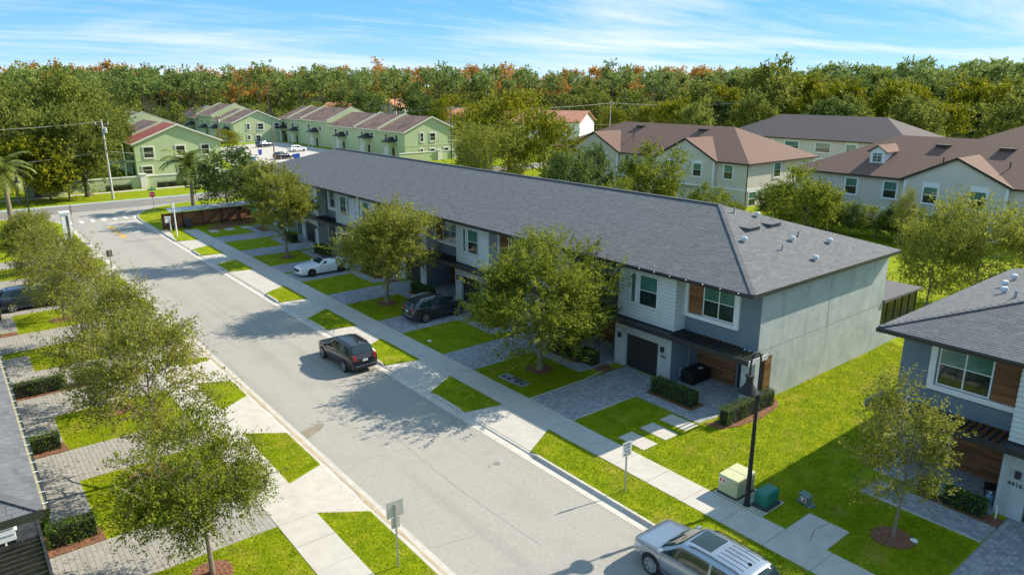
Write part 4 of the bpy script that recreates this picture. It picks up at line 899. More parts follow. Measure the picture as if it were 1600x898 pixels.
def make_tree(name, seed, h, bole, rx, rz, ntwig, nleaf, leaf, twig=.9, mt='oak', bark='bark', lump=.35, holes=4, limbs=11, r0=.13, droop=.0, aspect=.6, outward=.6, twigs_drawn=90, flat=0.0, inner=.3, clus=0, sig=.19):
    r = np.random.default_rng(seed); cz = h - rz
    lean = r.uniform(-.15, .15, 2)
    m = MB(); top = Vector((lean[0] * 2, lean[1] * 2, h * .80))
    pts = [Vector((0, 0, -.08)), Vector((lean[0] * .3, lean[1] * .3, bole * .5)), Vector((lean[0], lean[1], bole)), Vector((lean[0] * 1.6, lean[1] * 1.6, (bole + h * .8) / 2)), top]
    m.tube(pts, [r0 * 1.35, r0, r0 * .9, r0 * .55, r0 * .15], 9)
    if clus:      # leaf masses gathered at the ends of the limbs, with gaps between them
        C_, cd = crown_points(r, clus, rx * .92, rz * .92, cz, lump, holes, inner=.42, flat=flat); k_ = r.integers(len(C_), size=ntwig)
        size_ = r.uniform(.6, 1.3, len(C_))[k_]
        P = C_[k_] + r.normal(0, 1, (ntwig, 3)) * (sig * rx * size_)[:, None] * np.array([1, 1, .7]); d = P - np.array([0, 0, cz - rz * .3]); d /= np.linalg.norm(d, axis=1)[:, None]
        ctint = r.normal(0, .10, len(C_))[k_]
    else:
        P, d = crown_points(r, ntwig, rx, rz, cz, lump, holes, inner=inner, flat=flat); ctint = 0.0
    for i in range(limbs):
        zz = bole * .85 + (h * .72 - bole * .85) * (i / limbs); f = (zz - bole) / max(h * .8 - bole, .1); f = min(max(f, 0), 1)
        s = Vector((lean[0] * (1 + f), lean[1] * (1 + f), zz)); tgt = Vector(P[r.integers(len(P))]); a = i * 2.4 + r.uniform(-.4, .4)
        rad = rx * (.55 + .35 * r.random()) * (1 - .5 * f); e = Vector((math.cos(a) * rad, math.sin(a) * rad, min(zz + rad * r.uniform(.35, .9), h * .93)))
        mid = s.lerp(e, .5) + Vector((r.uniform(-.2, .2), r.uniform(-.2, .2), rad * .06)); rr_ = r0 * (.5 - .28 * f)
        m.tube([s, s.lerp(mid, .5), mid, mid.lerp(e, .6), e], [rr_, rr_ * .8, rr_ * .6, rr_ * .42, rr_ * .15], 6, cap=False)
        for q in range(4):
            b0 = mid.lerp(e, r.uniform(0, .9)); e2 = b0 + Vector((r.uniform(-1, 1), r.uniform(-1, 1), r.uniform(-.1, .8))) * rx * .28
            m.tube([b0, b0.lerp(e2, .5) + Vector((0, 0, .05)), e2], [rr_ * .35, rr_ * .25, rr_ * .08], 5, cap=False)
    o = d * outward + r.normal(0, .5, d.shape); o[:, 2] += .25 - droop; o /= np.linalg.norm(o, axis=1)[:, None]
    tl = twig * r.uniform(.5, 1.4, len(P))
    for i in r.permutation(len(P))[:twigs_drawn]:
        a = Vector(P[i]); b = a + Vector(o[i]) * tl[i]; m.tube([a - Vector(o[i]) * .35, a.lerp(b, .5), b], [.016, .011, .005], 4, cap=False)
    tme = m.mesh(name + '_trunk', M[bark], smooth=True)
    t = r.random((len(P), nleaf)); LP = P[:, None, :] + o[:, None, :] * (t * tl[:, None])[:, :, None]
    LP = LP + r.normal(0, .065 * twig, LP.shape); LP[:, :, 2] -= droop * (t ** 2) * tl[:, None] * .6
    LD = np.repeat(o[:, None, :], nleaf, 1) * .7
    V = leaf_quads(LP.reshape(-1, 3), LD.reshape(-1, 3), leaf, seed + 1, aspect)
    tint = np.clip(np.repeat(r.normal(.5, .20, len(P)) + ctint, nleaf) + r.normal(0, .16, len(V)), 0, 1)
    cme = np_mesh(name + '_crown', V.reshape(-1, 3), np.arange(len(V) * 4).reshape(-1, 4), M[mt], tint)
    return tme, cme
def place_tree(name, me, label, x, y, s=1.0, rz=0.0, group=None, sz=None, cat='tree', z=0.0):
    o = thing(name, label, cat, (x, y, z), rz, group); o.scale = (s, s, sz or s)
    link('trunk', me[0], o); link('crown', me[1], o); return o
# street trees
oakA = make_tree('oak_a', 21, 7.9, 2.0, 3.55, 2.95, 2700, 26, .125, .95, 'oak', lump=.30, holes=3, limbs=16, r0=.15, twigs_drawn=160, clus=62, sig=.17)
oakB = make_tree('oak_b', 22, 7.7, 2.1, 3.1, 2.8, 2000, 24, .135, 1.1, 'oakL', lump=.34, holes=4, limbs=15, r0=.13, twigs_drawn=160, clus=48, sig=.17)
oakC = make_tree('oak_c', 23, 8.8, 2.3, 2.6, 3.2, 1700, 22, .145, .9, 'oakL', lump=.30, holes=4, limbs=14, r0=.13, clus=46, sig=.18)
elmL = make_tree('elm_near', 24, 6.4, 2.2, 2.35, 2.05, 1600, 27, .100, .95, 'oak', lump=.30, holes=4, limbs=16, r0=.10, droop=.45, twigs_drawn=240, clus=40, sig=.17)
elmM = make_tree('elm_mid', 25, 6.6, 2.0, 2.3, 2.1, 980, 27, .108, 1.2, 'oakL', lump=.34, holes=5, limbs=16, r0=.11, droop=.2, twigs_drawn=260, clus=32, sig=.18)
elmN = make_tree('elm_mid_b', 27, 6.4, 1.9, 2.2, 2.1, 900, 27, .108, 1.25, 'oakL', lump=.38, holes=5, limbs=15, r0=.10, droop=.1, twigs_drawn=240, clus=28, sig=.19)
elmS = make_tree('elm_young', 26, 6.3, 1.9, 1.35, 2.2, 760, 24, .085, .7, 'oakL', lump=.3, holes=3, limbs=13, r0=.055, droop=.05, twigs_drawn=130, clus=30, sig=.20)
place_tree('street_oak', oakA, 'broad dark green street tree beside the utility hatch and first driveway', 25.6, 29.5, 1.06, .4, sz=.84)
place_tree('street_oak', oakB, 'yellow green street tree standing beside the dark grey SUV driveway', 25.2, 46.8, 1.06, 1.3, sz=.90)
place_tree('street_oak', oakC, 'upright yellowish street tree beside the white convertible driveway', 25.2, 66.4, 1.05, 2.2, sz=.94)
place_tree('street_oak', elmS, 'slim young street tree in a mulch ring by number 4416', 25.1, 9.1, 1.0, .7, sz=.88)
place_tree('street_elm', elmL, 'fine leaved street tree with a bare pale trunk across from the silver SUV', 5.03, 22.7, .76, .0, sz=.86)
place_tree('street_elm', elmM, 'wide feathery street tree second along the beige driveways', 5.2, 30.8, .92, .9, sz=.95)
place_tree('street_elm', elmN, 'wide feathery street tree third along the beige driveways', 5.4, 39.0, .9, 2.6, sz=.9)
place_tree('street_elm', elmM, 'feathery street tree behind the long clipped hedge across the street', 5.5, 49.6, .84, 4.1, sz=.9)
place_tree('street_elm', elmN, 'feathery street tree beside the navy parked car', 5.4, 57.9, .88, 5.4, sz=.9)
place_tree('street_elm', oakB, 'rounded street tree beyond the navy parked car', 5.2, 75.0, .64, 3.0)
for x, y, r_ in ((25.6, 29.5, .75), (25.2, 46.8, .75), (25.2, 66.4, .7), (25.1, 9.1, .72), (5.03, 22.7, .7), (5.0, 31.0, .9), (5.1, 39.0, .8), (5.2, 49.6, .7), (5.2, 57.9, .7), (5.2, 75, .7)):
    mulch_bed(ring(x, y, r_), 'mulch_ring')
# clipped hedges
def hedge(label, x0, x1, y0, y1, h=.85, leaf=.055, dens=520, group=None, mt='hedge', name='clipped_hedge'):
    cx, cy = (x0 + x1) / 2, (y0 + y1) / 2; lx, ly = abs(x1 - x0), abs(y1 - y0)
    root = thing(name, label, 'hedge', (cx, cy, 0), 0, group)
    m = MB(); m.box(-lx / 2 + .07, lx / 2 - .07, -ly / 2 + .07, ly / 2 - .07, 0, h - .08); m.build('dark_core', M['core'], root)  # dark filler box added to stop see-through; no stems are modelled
    area = 2 * (lx + ly) * h + lx * ly; n = int(area * dens); r = np.random.default_rng(int(abs(x0 * 131 + y0 * 17)) + 5)
    f = r.random(n) * area; P = np.zeros((n, 3)); D = np.zeros((n, 3)); a1 = lx * ly; a2 = a1 + 2 * lx * h
    t = f < a1; P[t] = np.stack([r.uniform(-lx / 2, lx / 2, t.sum()), r.uniform(-ly / 2, ly / 2, t.sum()), np.full(t.sum(), h)], 1); D[t] = (0, 0, 1)
    t = (f >= a1) & (f < a2); s_ = np.where(r.random(t.sum()) > .5, 1, -1); P[t] = np.stack([r.uniform(-lx / 2, lx / 2, t.sum()), s_ * ly / 2, r.uniform(.04, h, t.sum())], 1); D[t] = np.stack([0 * s_, s_, 0 * s_], 1)
    t = f >= a2; s_ = np.where(r.random(t.sum()) > .5, 1, -1); P[t] = np.stack([s_ * lx / 2, r.uniform(-ly / 2, ly / 2, t.sum()), r.uniform(.04, h, t.sum())], 1); D[t] = np.stack([s_, 0 * s_, 0 * s_], 1)
    wob = .045 * np.sin(P[:, 0] * 5 + cx) + .045 * np.sin(P[:, 1] * 4.3 + cy) + .03 * np.sin(P[:, 0] * 13 + P[:, 1] * 11 + P[:, 2] * 9)
    P = P - D * (r.uniform(0, .13, n) - wob)[:, None]
    V = leaf_quads(P, D * .6 + np.array([0, 0, .35]), leaf, 3, .62)
    link('foliage', np_mesh('hedge_foliage', V.reshape(-1, 3), np.arange(n * 4).reshape(-1, 4), M[mt], np.clip(r.normal(.45, .27, n), 0, 1)), root); return root
hedge('clipped hedge in front of the storage box on the end porch', 28.08, 28.85, 20.55, 23.3)
hedge('long clipped hedge wrapping the sunlit corner beside the end wall', 27.75, 31.9, 18.12, 18.68, .88)
hedge('short clipped hedge tight against the end garage', 28.2, 29.0, 27.85, 29.15)
hedge('clipped hedge below the porch next to the broad street tree', 28.1, 28.9, 29.9, 31.7, .8)
for k in (2, 3, 4):
    lab = ('second', 'third', 'fourth')[k - 2]
    hedge('clipped hedge at the %s porch beyond the broad street tree' % lab, 28.1, 28.85, DR[k][0] - 3.0, DR[k][0] - .2)
hedge('clipped hedge at the porch behind the upright yellowish tree', 28.1, 28.85, 64.2, 66.8)
hedge('clipped hedge at the porch nearest the brown fence', 28.1, 28.85, 72.4, 75.0)
hedge('loose shrub hedge beside the walk of number 4416', 28.85, 29.45, 7.45, 9.0, .75, .075, 330)
hedge('rounded shrub behind the slim young tree at number 4416', 28.85, 29.4, 9.25, 9.95, .7, .075, 330, name='rounded_shrub')
hedge('clipped hedge between the first beige driveway and the lawn across the street', .85, 2.45, 27.55, 28.25, .8, .06)
hedge('clipped hedge beside the second beige driveway across the street', 1.15, 2.4, 36.0, 36.6, .8, .06)
hedge('long clipped hedge between two beige driveways across the street', 1.0, 3.6, 43.6, 44.2, .85, .06)
hedge('short clipped hedge continuing between two beige driveways across the street', 4.0, 5.6, 43.6, 44.2, .85, .06)
hedge('narrow clipped hedge under the leafy gutter nearest the white sheet', .64, 1.0, 28.6, 32.2, .75, .06)
hedge('narrow clipped hedge under the leafy gutter beyond the second driveway', .64, 1.0, 36.9, 40.0, .75, .06)
hedge('low clipped hedge at the driveway before the navy car', .5, 1.5, 56.1, 56.6, .8, .06)
hedge('low clipped hedge behind the navy car', .4, 1.9, 60.3, 60.9, .9, .06)
hedge('low dark hedge running below the perimeter wall', 20.5, 24.2, 127.6, 128.3, .8, .14, 90, mt='dleaf')
hedge('low dark hedge beyond the cream pillar of the perimeter wall', 28, 35, 127.6, 128.3, .8, .14, 90, mt='dleaf')

# lawns: blades on the nearer grass
def blades(rects, dens, seed, hmin=.025, hmax=.075):
    r = np.random.default_rng(seed); out = []
    for x0, x1, y0, y1, k in rects:
        n = int((x1 - x0) * (y1 - y0) * dens * k); out.append(np.stack([r.uniform(x0, x1, n), r.uniform(y0, y1, n)], 1))
    return np.concatenate(out)
def inside(P, x0, x1, y0, y1): return (P[:, 0] > x0) & (P[:, 0] < x1) & (P[:, 1] > y0) & (P[:, 1] < y1)
RECT = [(19.0, 20.98, 5, 30, 1), (19.0, 20.98, 30, 56, .5), (22.55, 27.1, 12, 23.42, 1), (27.1, 46, 12.1, 18.8, .8), (22.55, 27.1, 7.0, 12, 1), (24.2, 29.3, 7, 12, .3), (22.55, 27.1, 26.75, 31.8, 1),
        (22.55, 27.1, 35.15, 40.05, .6), (22.55, 27.1, 43.45, 48.45, .5), (22.55, 27.1, 51.8, 56.8, .4), (9.32, 10.95, 14, 32, 1), (9.32, 10.95, 32, 60, .6), (2.6, 7.76, 15, 23.9, 1), (2.6, 7.76, 27.15, 32.3, 1), (2.6, 7.76, 35.7, 40.1, .9), (2.6, 7.76, 47.75, 52.1, .6), (2.6, 7.76, 56, 61, .5)]
P = blades(RECT, 520, 5)
kill = np.zeros(len(P), bool)
for x0, x1, y0, y1 in ((22.97, 23.95, 19.2, 20.8), (24.49, 25.46, 19.2, 20.8), (25.96, 26.93, 19.2, 20.8), (22.5, 24.21, 10.24, 11.86), (27.3, 32.5, 18.0, 18.83), (27.34, 28.76, 6.9, 11.42), (28.4, 33, 6.9, 12.05), (30.9, 45, 11.9, 12.2)): kill |= inside(P, x0, x1, y0, y1)
for x, y, r_ in ((25.6, 29.5, .7), (25.2, 46.8, .7), (25.1, 9.1, .68), (5.03, 22.7, .65), (5.0, 31.0, .85), (5.1, 39.0, .75)): kill |= np.hypot(P[:, 0] - x, P[:, 1] - y) < r_
for (a, b), (c, d) in AP_R:
    f = (P[:, 0] - 19.0) / 1.98; lo_ = c + (a - c) * f; hi_ = d + (b - d) * f; kill |= (P[:, 0] < 20.98) & (P[:, 0] > 18.9) & (P[:, 1] > lo_ - .02) & (P[:, 1] < hi_ + .02)
for (a, b), (c, d) in AP_L:
    f = (10.98 - P[:, 0]) / 1.67; lo_ = c + (a - c) * f; hi_ = d + (b - d) * f; kill |= (P[:, 0] > 9.3) & (P[:, 0] < 11) & (P[:, 1] > lo_ - .02) & (P[:, 1] < hi_ + .02)
P = P[~kill]; n = len(P); r = np.random.default_rng(9)
a = r.uniform(0, 6.28, n); w = r.uniform(.008, .018, n); hh = r.uniform(.025, .07, n); ln = r.normal(0, .03, (n, 2))
V = np.zeros((n, 3, 3)); V[:, 0, 0] = P[:, 0] - np.cos(a) * w; V[:, 0, 1] = P[:, 1] - np.sin(a) * w; V[:, 1, 0] = P[:, 0] + np.cos(a) * w; V[:, 1, 1] = P[:, 1] + np.sin(a) * w
V[:, 2, :2] = P + ln; V[:, 2, 2] = hh
tag(link('lawn_grass', np_mesh('lawn_grass', V.reshape(-1, 3), np.arange(n * 3).reshape(-1, 3), M['blade'], r.random(n))), 'short mown green grass of the lawns and verges', 'grass', kind='stuff')

# palms
def make_palm(seed, h, nf, L_, mt='palmleaf'):
    r = np.random.default_rng(seed); m = MB(); m.tube([(0, 0, -.1), (.05, 0, h * .5), (0, .05, h)], [.26, .2, .18], 10); tme = m.mesh('palm_trunk', M['bark'], smooth=True)
    V = []; T = []; dead = MB()
    for i in range(nf):
        a = i * 2.399; el = r.uniform(-.5, 1.3); l_ = L_ * r.uniform(.85, 1.1); pts = []
        d = np.array([math.cos(a) * math.cos(el), math.sin(a) * math.cos(el), math.sin(el)]); p = np.array([0, 0, h]); k = 14; tt = r.normal(.5, .2)
        side = np.array([-math.sin(a), math.cos(a), 0])
        for j in range(k):
            q = p + d * l_ / k
            for s_ in (-1, 1):
                for z in range(3):
                    b = p + (q - p) * (z + r.random()) / 3; t_ = b + side * s_ * l_ * .21 * math.sin(math.pi * min((j + 1.5) / (k + 1), .96)) + d * l_ * .09 + np.array([0, 0, -.10 * l_ * (.4 + r.random() * .5)])
                    nv = (q - p) * .42; V.append([b, b + nv, t_ + nv * .15, t_]); T.append(min(max(tt + r.normal(0, .15), 0), 1))
            p = q; d = d + np.array([0, 0, -.135]); d /= np.linalg.norm(d)
    V = np.array(V); return tme, np_mesh('palm_crown', V.reshape(-1, 3), np.arange(len(V) * 4).reshape(-1, 4), M[mt], T)
palm = make_palm(3, 5.0, 34, 3.3)
place_tree('palm_tree', palm, 'feathery palm beside the junction kerb near the brown fence', 26.6, 102.8, 1.15, 0)
p = on_z(14, 338); place_tree('palm_tree', palm, 'feathery palm with yellowing fronds beside the curved street lamp', p.x, p.y - 3, 1.2, 1.0)
# mid-distance trees behind the rows
midA = make_tree('mid_a', 41, 9.0, 2.0, 3.6, 3.8, 800, 13, .30, 1.3, 'dleaf', lump=.35, holes=4, r0=.16, twigs_drawn=0, clus=40, sig=.18)
midB = make_tree('mid_b', 42, 10.5, 2.2, 4.2, 4.4, 820, 13, .33, 1.4, 'yleaf', lump=.4, holes=5, r0=.18, twigs_drawn=0, clus=40, sig=.18)
midC = make_tree('mid_c', 43, 7.5, 1.0, 3.2, 3.4, 900, 14, .24, 1.2, 'oak', lump=.3, holes=3, r0=.14, twigs_drawn=0, clus=40, sig=.18)
midD = make_tree('mid_d', 44, 8.5, 1.4, 4.2, 3.7, 1250, 17, .20, 1.6, 'oakL', lump=.45, holes=6, r0=.14, twigs_drawn=120, outward=.9, clus=40, sig=.18)
bigO = make_tree('big_oak', 45, 17.5, 3.5, 8.0, 7.4, 1700, 15, .50, 1.9, 'broad', 'barkdark', lump=.42, holes=5, r0=.5, twigs_drawn=0, clus=60, sig=.14)
def at_depth(px, d):
    dr = _ray(px, 200); t = d / math.hypot(dr.x, dr.y); return dr.x * t, dr.y * t
def tree_px(me, h0, px, ytop, depth, label, name='garden_tree', rz=None, wide=1.0, group=None):
    """tree at horizontal distance depth whose top is seen at pixel row ytop"""
    x, y = at_depth(px, depth); d = _ray(px, ytop); t = depth / math.hypot(d.x, d.y); top = CAMH + d.z * t; s = top / h0
    return place_tree(name, me, label, x, y, s * wide, rnd.uniform(0, 6.28) if rz is None else rz, group, sz=s)
tree_px(midC, 7.5, 1022, 230, 92, 'round topped bushy tree against the beige gabled row', wide=.95)
tree_px(midA, 9.0, 925, 240, 92, 'dark bushy tree left of the round topped tree below the brown gable', wide=.75)
tree_px(midA, 9.0, 893, 252, 86, 'lower dark bush tree under the brown roofed gable end')
tree_px(midB, 10.5, 850, 172, 112, 'tall yellow leaved tree beside the brown gabled roof', wide=.85)
tree_px(midB, 10.5, 795, 142, 135, 'tallest golden green tree beside the white terracotta house', wide=1.15)
tree_px(midD, 8.5, 765, 205, 108, 'grey green airy tree in front of the golden tree', wide=1.0)
tree_px(midB, 10.5, 745, 165, 150, 'golden green tree next to the utility pole', wide=.8)
tree_px(midA, 9.0, 735, 222, 122, 'low dark tree beside the utility pole base')
tree_px(midC, 7.5, 1275, 265, 84, 'dark round tree between the two beige rows', wide=1.0)
tree_px(midD, 8.5, 1568, 328, 62, 'large airy yellow green tree behind the charcoal roof of number 4416', wide=.95)
tree_px(midD, 8.5, 1492, 362, 60, 'lower airy yellow green tree beside the screened room', wide=.8)
tree_px(elmS, 6.3, 1432, 305, 80, 'thin sapling against the beige wall with the dormer', wide=.8)
tree_px(midC, 7.5, 1110, 290, 88, 'small yellowing shrub tree below the beige end wall', wide=.9)
tree_px(midC, 7.5, 1150, 305, 84, 'small shrub tree at the corner downpipe of the beige row', wide=.9)
tree_px(midC, 7.5, 960, 282, 84, 'low dark shrub tree behind the charcoal ridge', wide=1.1)
tree_px(midA, 9.0, 1238, 292, 92, 'small dark tree beside the beige end window', wide=.7)
tree_px(midA, 9.0, 345, 245, 95, 'dense green tree behind the brown fence', wide=1.25)
tree_px(midC, 7.5, 375, 275, 106, 'low green tree between the fence and the estate street', wide=1.3)
for i in range(10):
    y = 25.5 + i * 2.35; k = .36 + .12 * ((i * 7) % 5) / 4
    place_tree('garden_shrub', (midC, midA)[i % 2], ('olive' if i % 2 == 0 else 'dark green') + ' shrub in the row screening the beige wall below the dormer', 77.6 + .5 * math.sin(i * 2.1), y, k * 1.15, i * 1.3, '%s shrubs below the dormer wall' % ('olive' if i % 2 == 0 else 'dark green'), sz=k, cat='shrub')
# old oaks by the cross road
x, y = 17.2, 123.6; place_tree('old_oak', bigO, 'old broad oak with a thick dark trunk beside the utility pole', x, y, .62, 1.0, sz=.72)
tree_px(bigO, 17.5, 95, 122, 150, 'tall spreading oak towering behind the old broad oak', 'old_oak')
tree_px(bigO, 17.5, 40, 165, 128, 'oak leaning over the cross road beside the yellowing palm', 'old_oak', wide=1.1)
tree_px(bigO, 17.5, 0, 130, 165, 'dark tall oak behind the yellowing palm', 'old_oak')
tree_px(bigO, 17.5, 160, 160, 160, 'pale oak rising behind the red shingle roof', 'old_oak', wide=.8)
tree_px(midB, 10.5, 8, 215, 122, 'yellow green tree leaning in beside the palm', wide=1.2)
tree_px(midB, 10.5, 60, 235, 125, 'golden leaved tree below the tall spreading oak', wide=1.2)
tree_px(midA, 9.0, 90, 265, 122, 'dark bushy tree under the golden leaved tree', wide=1.4)
x, y = at_depth(355, 200); place_tree('yellow_bush', midB, 'bright yellow bush in front of the far green gable', x, y, .55, 1, sz=.5)
tree_px(midB, 10.5, 1020, 160, 235, 'bright golden tree standing before the dark wood', wide=1.0)
tree_px(midB, 10.5, 960, 168, 240, 'smaller golden tree standing before the dark wood', wide=1.0)
tree_px(midA, 9.0, 575, 150, 270, 'rounded dark tree behind the terracotta roofs', wide=1.3)
tree_px(midA, 9.0, 660, 155, 262, 'rounded dark tree behind the wide green gable', wide=1.3)
tree_px(midB, 10.5, 700, 148, 250, 'olive tree between the wide gable and the salmon roof', wide=1.0)
# row of broadleaf trees behind the beige rows: one can tell the crowns apart
wood = [make_tree('wood_%d' % i, 60 + i, 20, 3, 6.2, 8.2, 620, 11, .78, 2.2, ('broad', 'broad', 'yleaf', 'dleaf')[i], 'barkdark', lump=.5, holes=5, r0=.35, twigs_drawn=0, flat=.15, clus=38, sig=.17) for i in range(4)]
tops = [(1090, 135), (1130, 128), (1165, 112), (1200, 105), (1240, 112), (1275, 128), (1300, 120), (1340, 125), (1375, 118), (1410, 122), (1450, 128), (1490, 124), (1525, 118), (1560, 130), (1595, 120), (1625, 118), (1180, 150), (1225, 150), (1290, 155), (1330, 158), (1380, 152), (1430, 155), (1475, 152), (1520, 160), (1570, 158), (1610, 150), (1130, 158), (1090, 165), (1050, 150)]
kinds = ('dark leafy', 'olive', 'golden', 'deep green')
for i, (px, yt) in enumerate(tops):
    k = (0, 2, 3, 1, 2, 0, 2, 3)[i % 8]; dep = 215 + 22 * (i % 3) - (45 if i > 15 else 0)
    where = 'beyond the brown gabled roof' if px < 1180 else ('beyond the plum hip roof' if px < 1400 else 'beyond the roof with the dormer')
    lab = '%s %s broadleaf tree %s' % ('lower' if i > 15 else 'tall', kinds[k], where)
    tree_px(wood[k], 20, px, yt, dep, lab, 'broadleaf_tree', group='%s %s trees %s' % ('lower' if i > 15 else 'tall', kinds[k], where), wide=1.0)

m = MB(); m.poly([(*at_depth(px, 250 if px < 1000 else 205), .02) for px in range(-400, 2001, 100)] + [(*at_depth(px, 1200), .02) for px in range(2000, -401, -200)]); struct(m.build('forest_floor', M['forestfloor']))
# the far wood: one mass of pines, cypress and broadleaf trees
def arrays(me):
    n = len(me.vertices); v = np.empty(n * 3, np.float32); me.vertices.foreach_get('co', v); f = np.empty(len(me.loops), np.int32); me.loops.foreach_get('vertex_index', f)
    t = np.empty(len(me.polygons), np.float32); me.attributes['tint'].data.foreach_get('value', t); return v.reshape(-1, 3), f.reshape(-1, 4), t
def far_proto(seed, h, bole, rx, rz, n, k, leaf, mt, lump=.45, flat=0.0):
    t_, c = make_tree('far_%d' % seed, seed, h, bole, rx, rz, n, k, leaf, 1.9, mt, 'barkdark', lump=lump, holes=3, r0=.26, twigs_drawn=0, limbs=0, flat=flat, outward=.3, clus=16, sig=.2); a = arrays(c); bpy.data.meshes.remove(t_); bpy.data.meshes.remove(c); return a
pine = [far_proto(80 + i, 22, 13, 3.2, 3.9, 105, 8, .80, 'pine', flat=.25) for i in range(4)]
cyp = [far_proto(90 + i, 20, 8, 2.6, 5.2, 100, 8, .76, 'cypress') for i in range(2)]
brd = [far_proto(95 + i, 15, 2.5, 4.4, 6.0, 120, 8, .90, 'broad') for i in range(3)]
def scatter(name, protos, pts, mt, label):
    Vs, Fs, Ts = [], [], []; off = 0; r = np.random.default_rng(len(pts))
    for x, y, s in pts:
        v, f, t = protos[r.integers(len(protos))]; a = r.uniform(0, 6.28); c, sn = math.cos(a), math.sin(a); w = s * r.uniform(.85, 1.2)
        q = np.stack([(v[:, 0] * c - v[:, 1] * sn) * w + x, (v[:, 0] * sn + v[:, 1] * c) * w + y, v[:, 2] * s], 1)
        Vs.append(q); Fs.append(f + off); Ts.append(np.clip(t * .75 + r.normal(.12, .16), 0, 1)); off += len(v)
    return np.concatenate(Vs), np.concatenate(Fs), np.concatenate(Ts)
r = np.random.default_rng(77); pts = {'pine': [], 'cypress': [], 'broad': []}; trunks = MB()
for row in range(11):
    d0 = 262 + row * 17; n = int(d0 * 1.5 / 6.6)
    for i in range(n):
        px = -140 + 1880 * (i + r.uniform(-.45, .45)) / n; d = d0 + r.uniform(-8, 8)
        if px > 1080 and d < 280: continue
        if 560 < px < 960 and row < 2: continue
        x, y = at_depth(px, d); u = r.random(); s = r.uniform(.82, 1.15)
        if row < 1: k, s = 'broad', s * .72
        elif row < 3: k = 'broad' if u < .30 else ('cypress' if u < .36 else 'pine')
        else: k = 'cypress' if (u < .16 + .45 * (row > 5)) and px < 1150 else ('pine' if u < .76 else 'broad')
        hf = 1.0 + .10 * (r.random() < .10)
        if k == 'broad' and row > 2: s *= 1.2
        if k == 'cypress': s *= 1.16
        if px > 1080: s *= 1.02
        pts[k].append((x, y, s * hf * (.885 + .00042 * (d - 262))))
        if row < 6 and k != 'broad': rr_ = r.uniform(.17, .30); trunks.tube([(x, y, -.3), (x + r.uniform(-.5, .5), y + r.uniform(-.5, .5), 19 * s)], [rr_, rr_ * .6], 4, cap=False)
for k, pr in (('pine', pine), ('cypress', cyp), ('broad', brd)):
    v, f, t = scatter(k, pr, pts[k], k, ''); nm = {'pine': 'pine_wood', 'cypress': 'cypress_wood', 'broad': 'wood_understorey'}[k]
    tag(link(nm, np_mesh(nm, v, f, M[k], t)), {'pine': 'far green pine wood along the whole horizon', 'cypress': 'rusty orange cypress crowns along the horizon', 'broad': 'low broadleaf growth filling the foot of the far wood'}[k], 'wood', kind='stuff')
tag(trunks.build('pine_stems', M['pinebark']), 'slender bare stems showing below the far pine crowns', 'wood', kind='stuff')
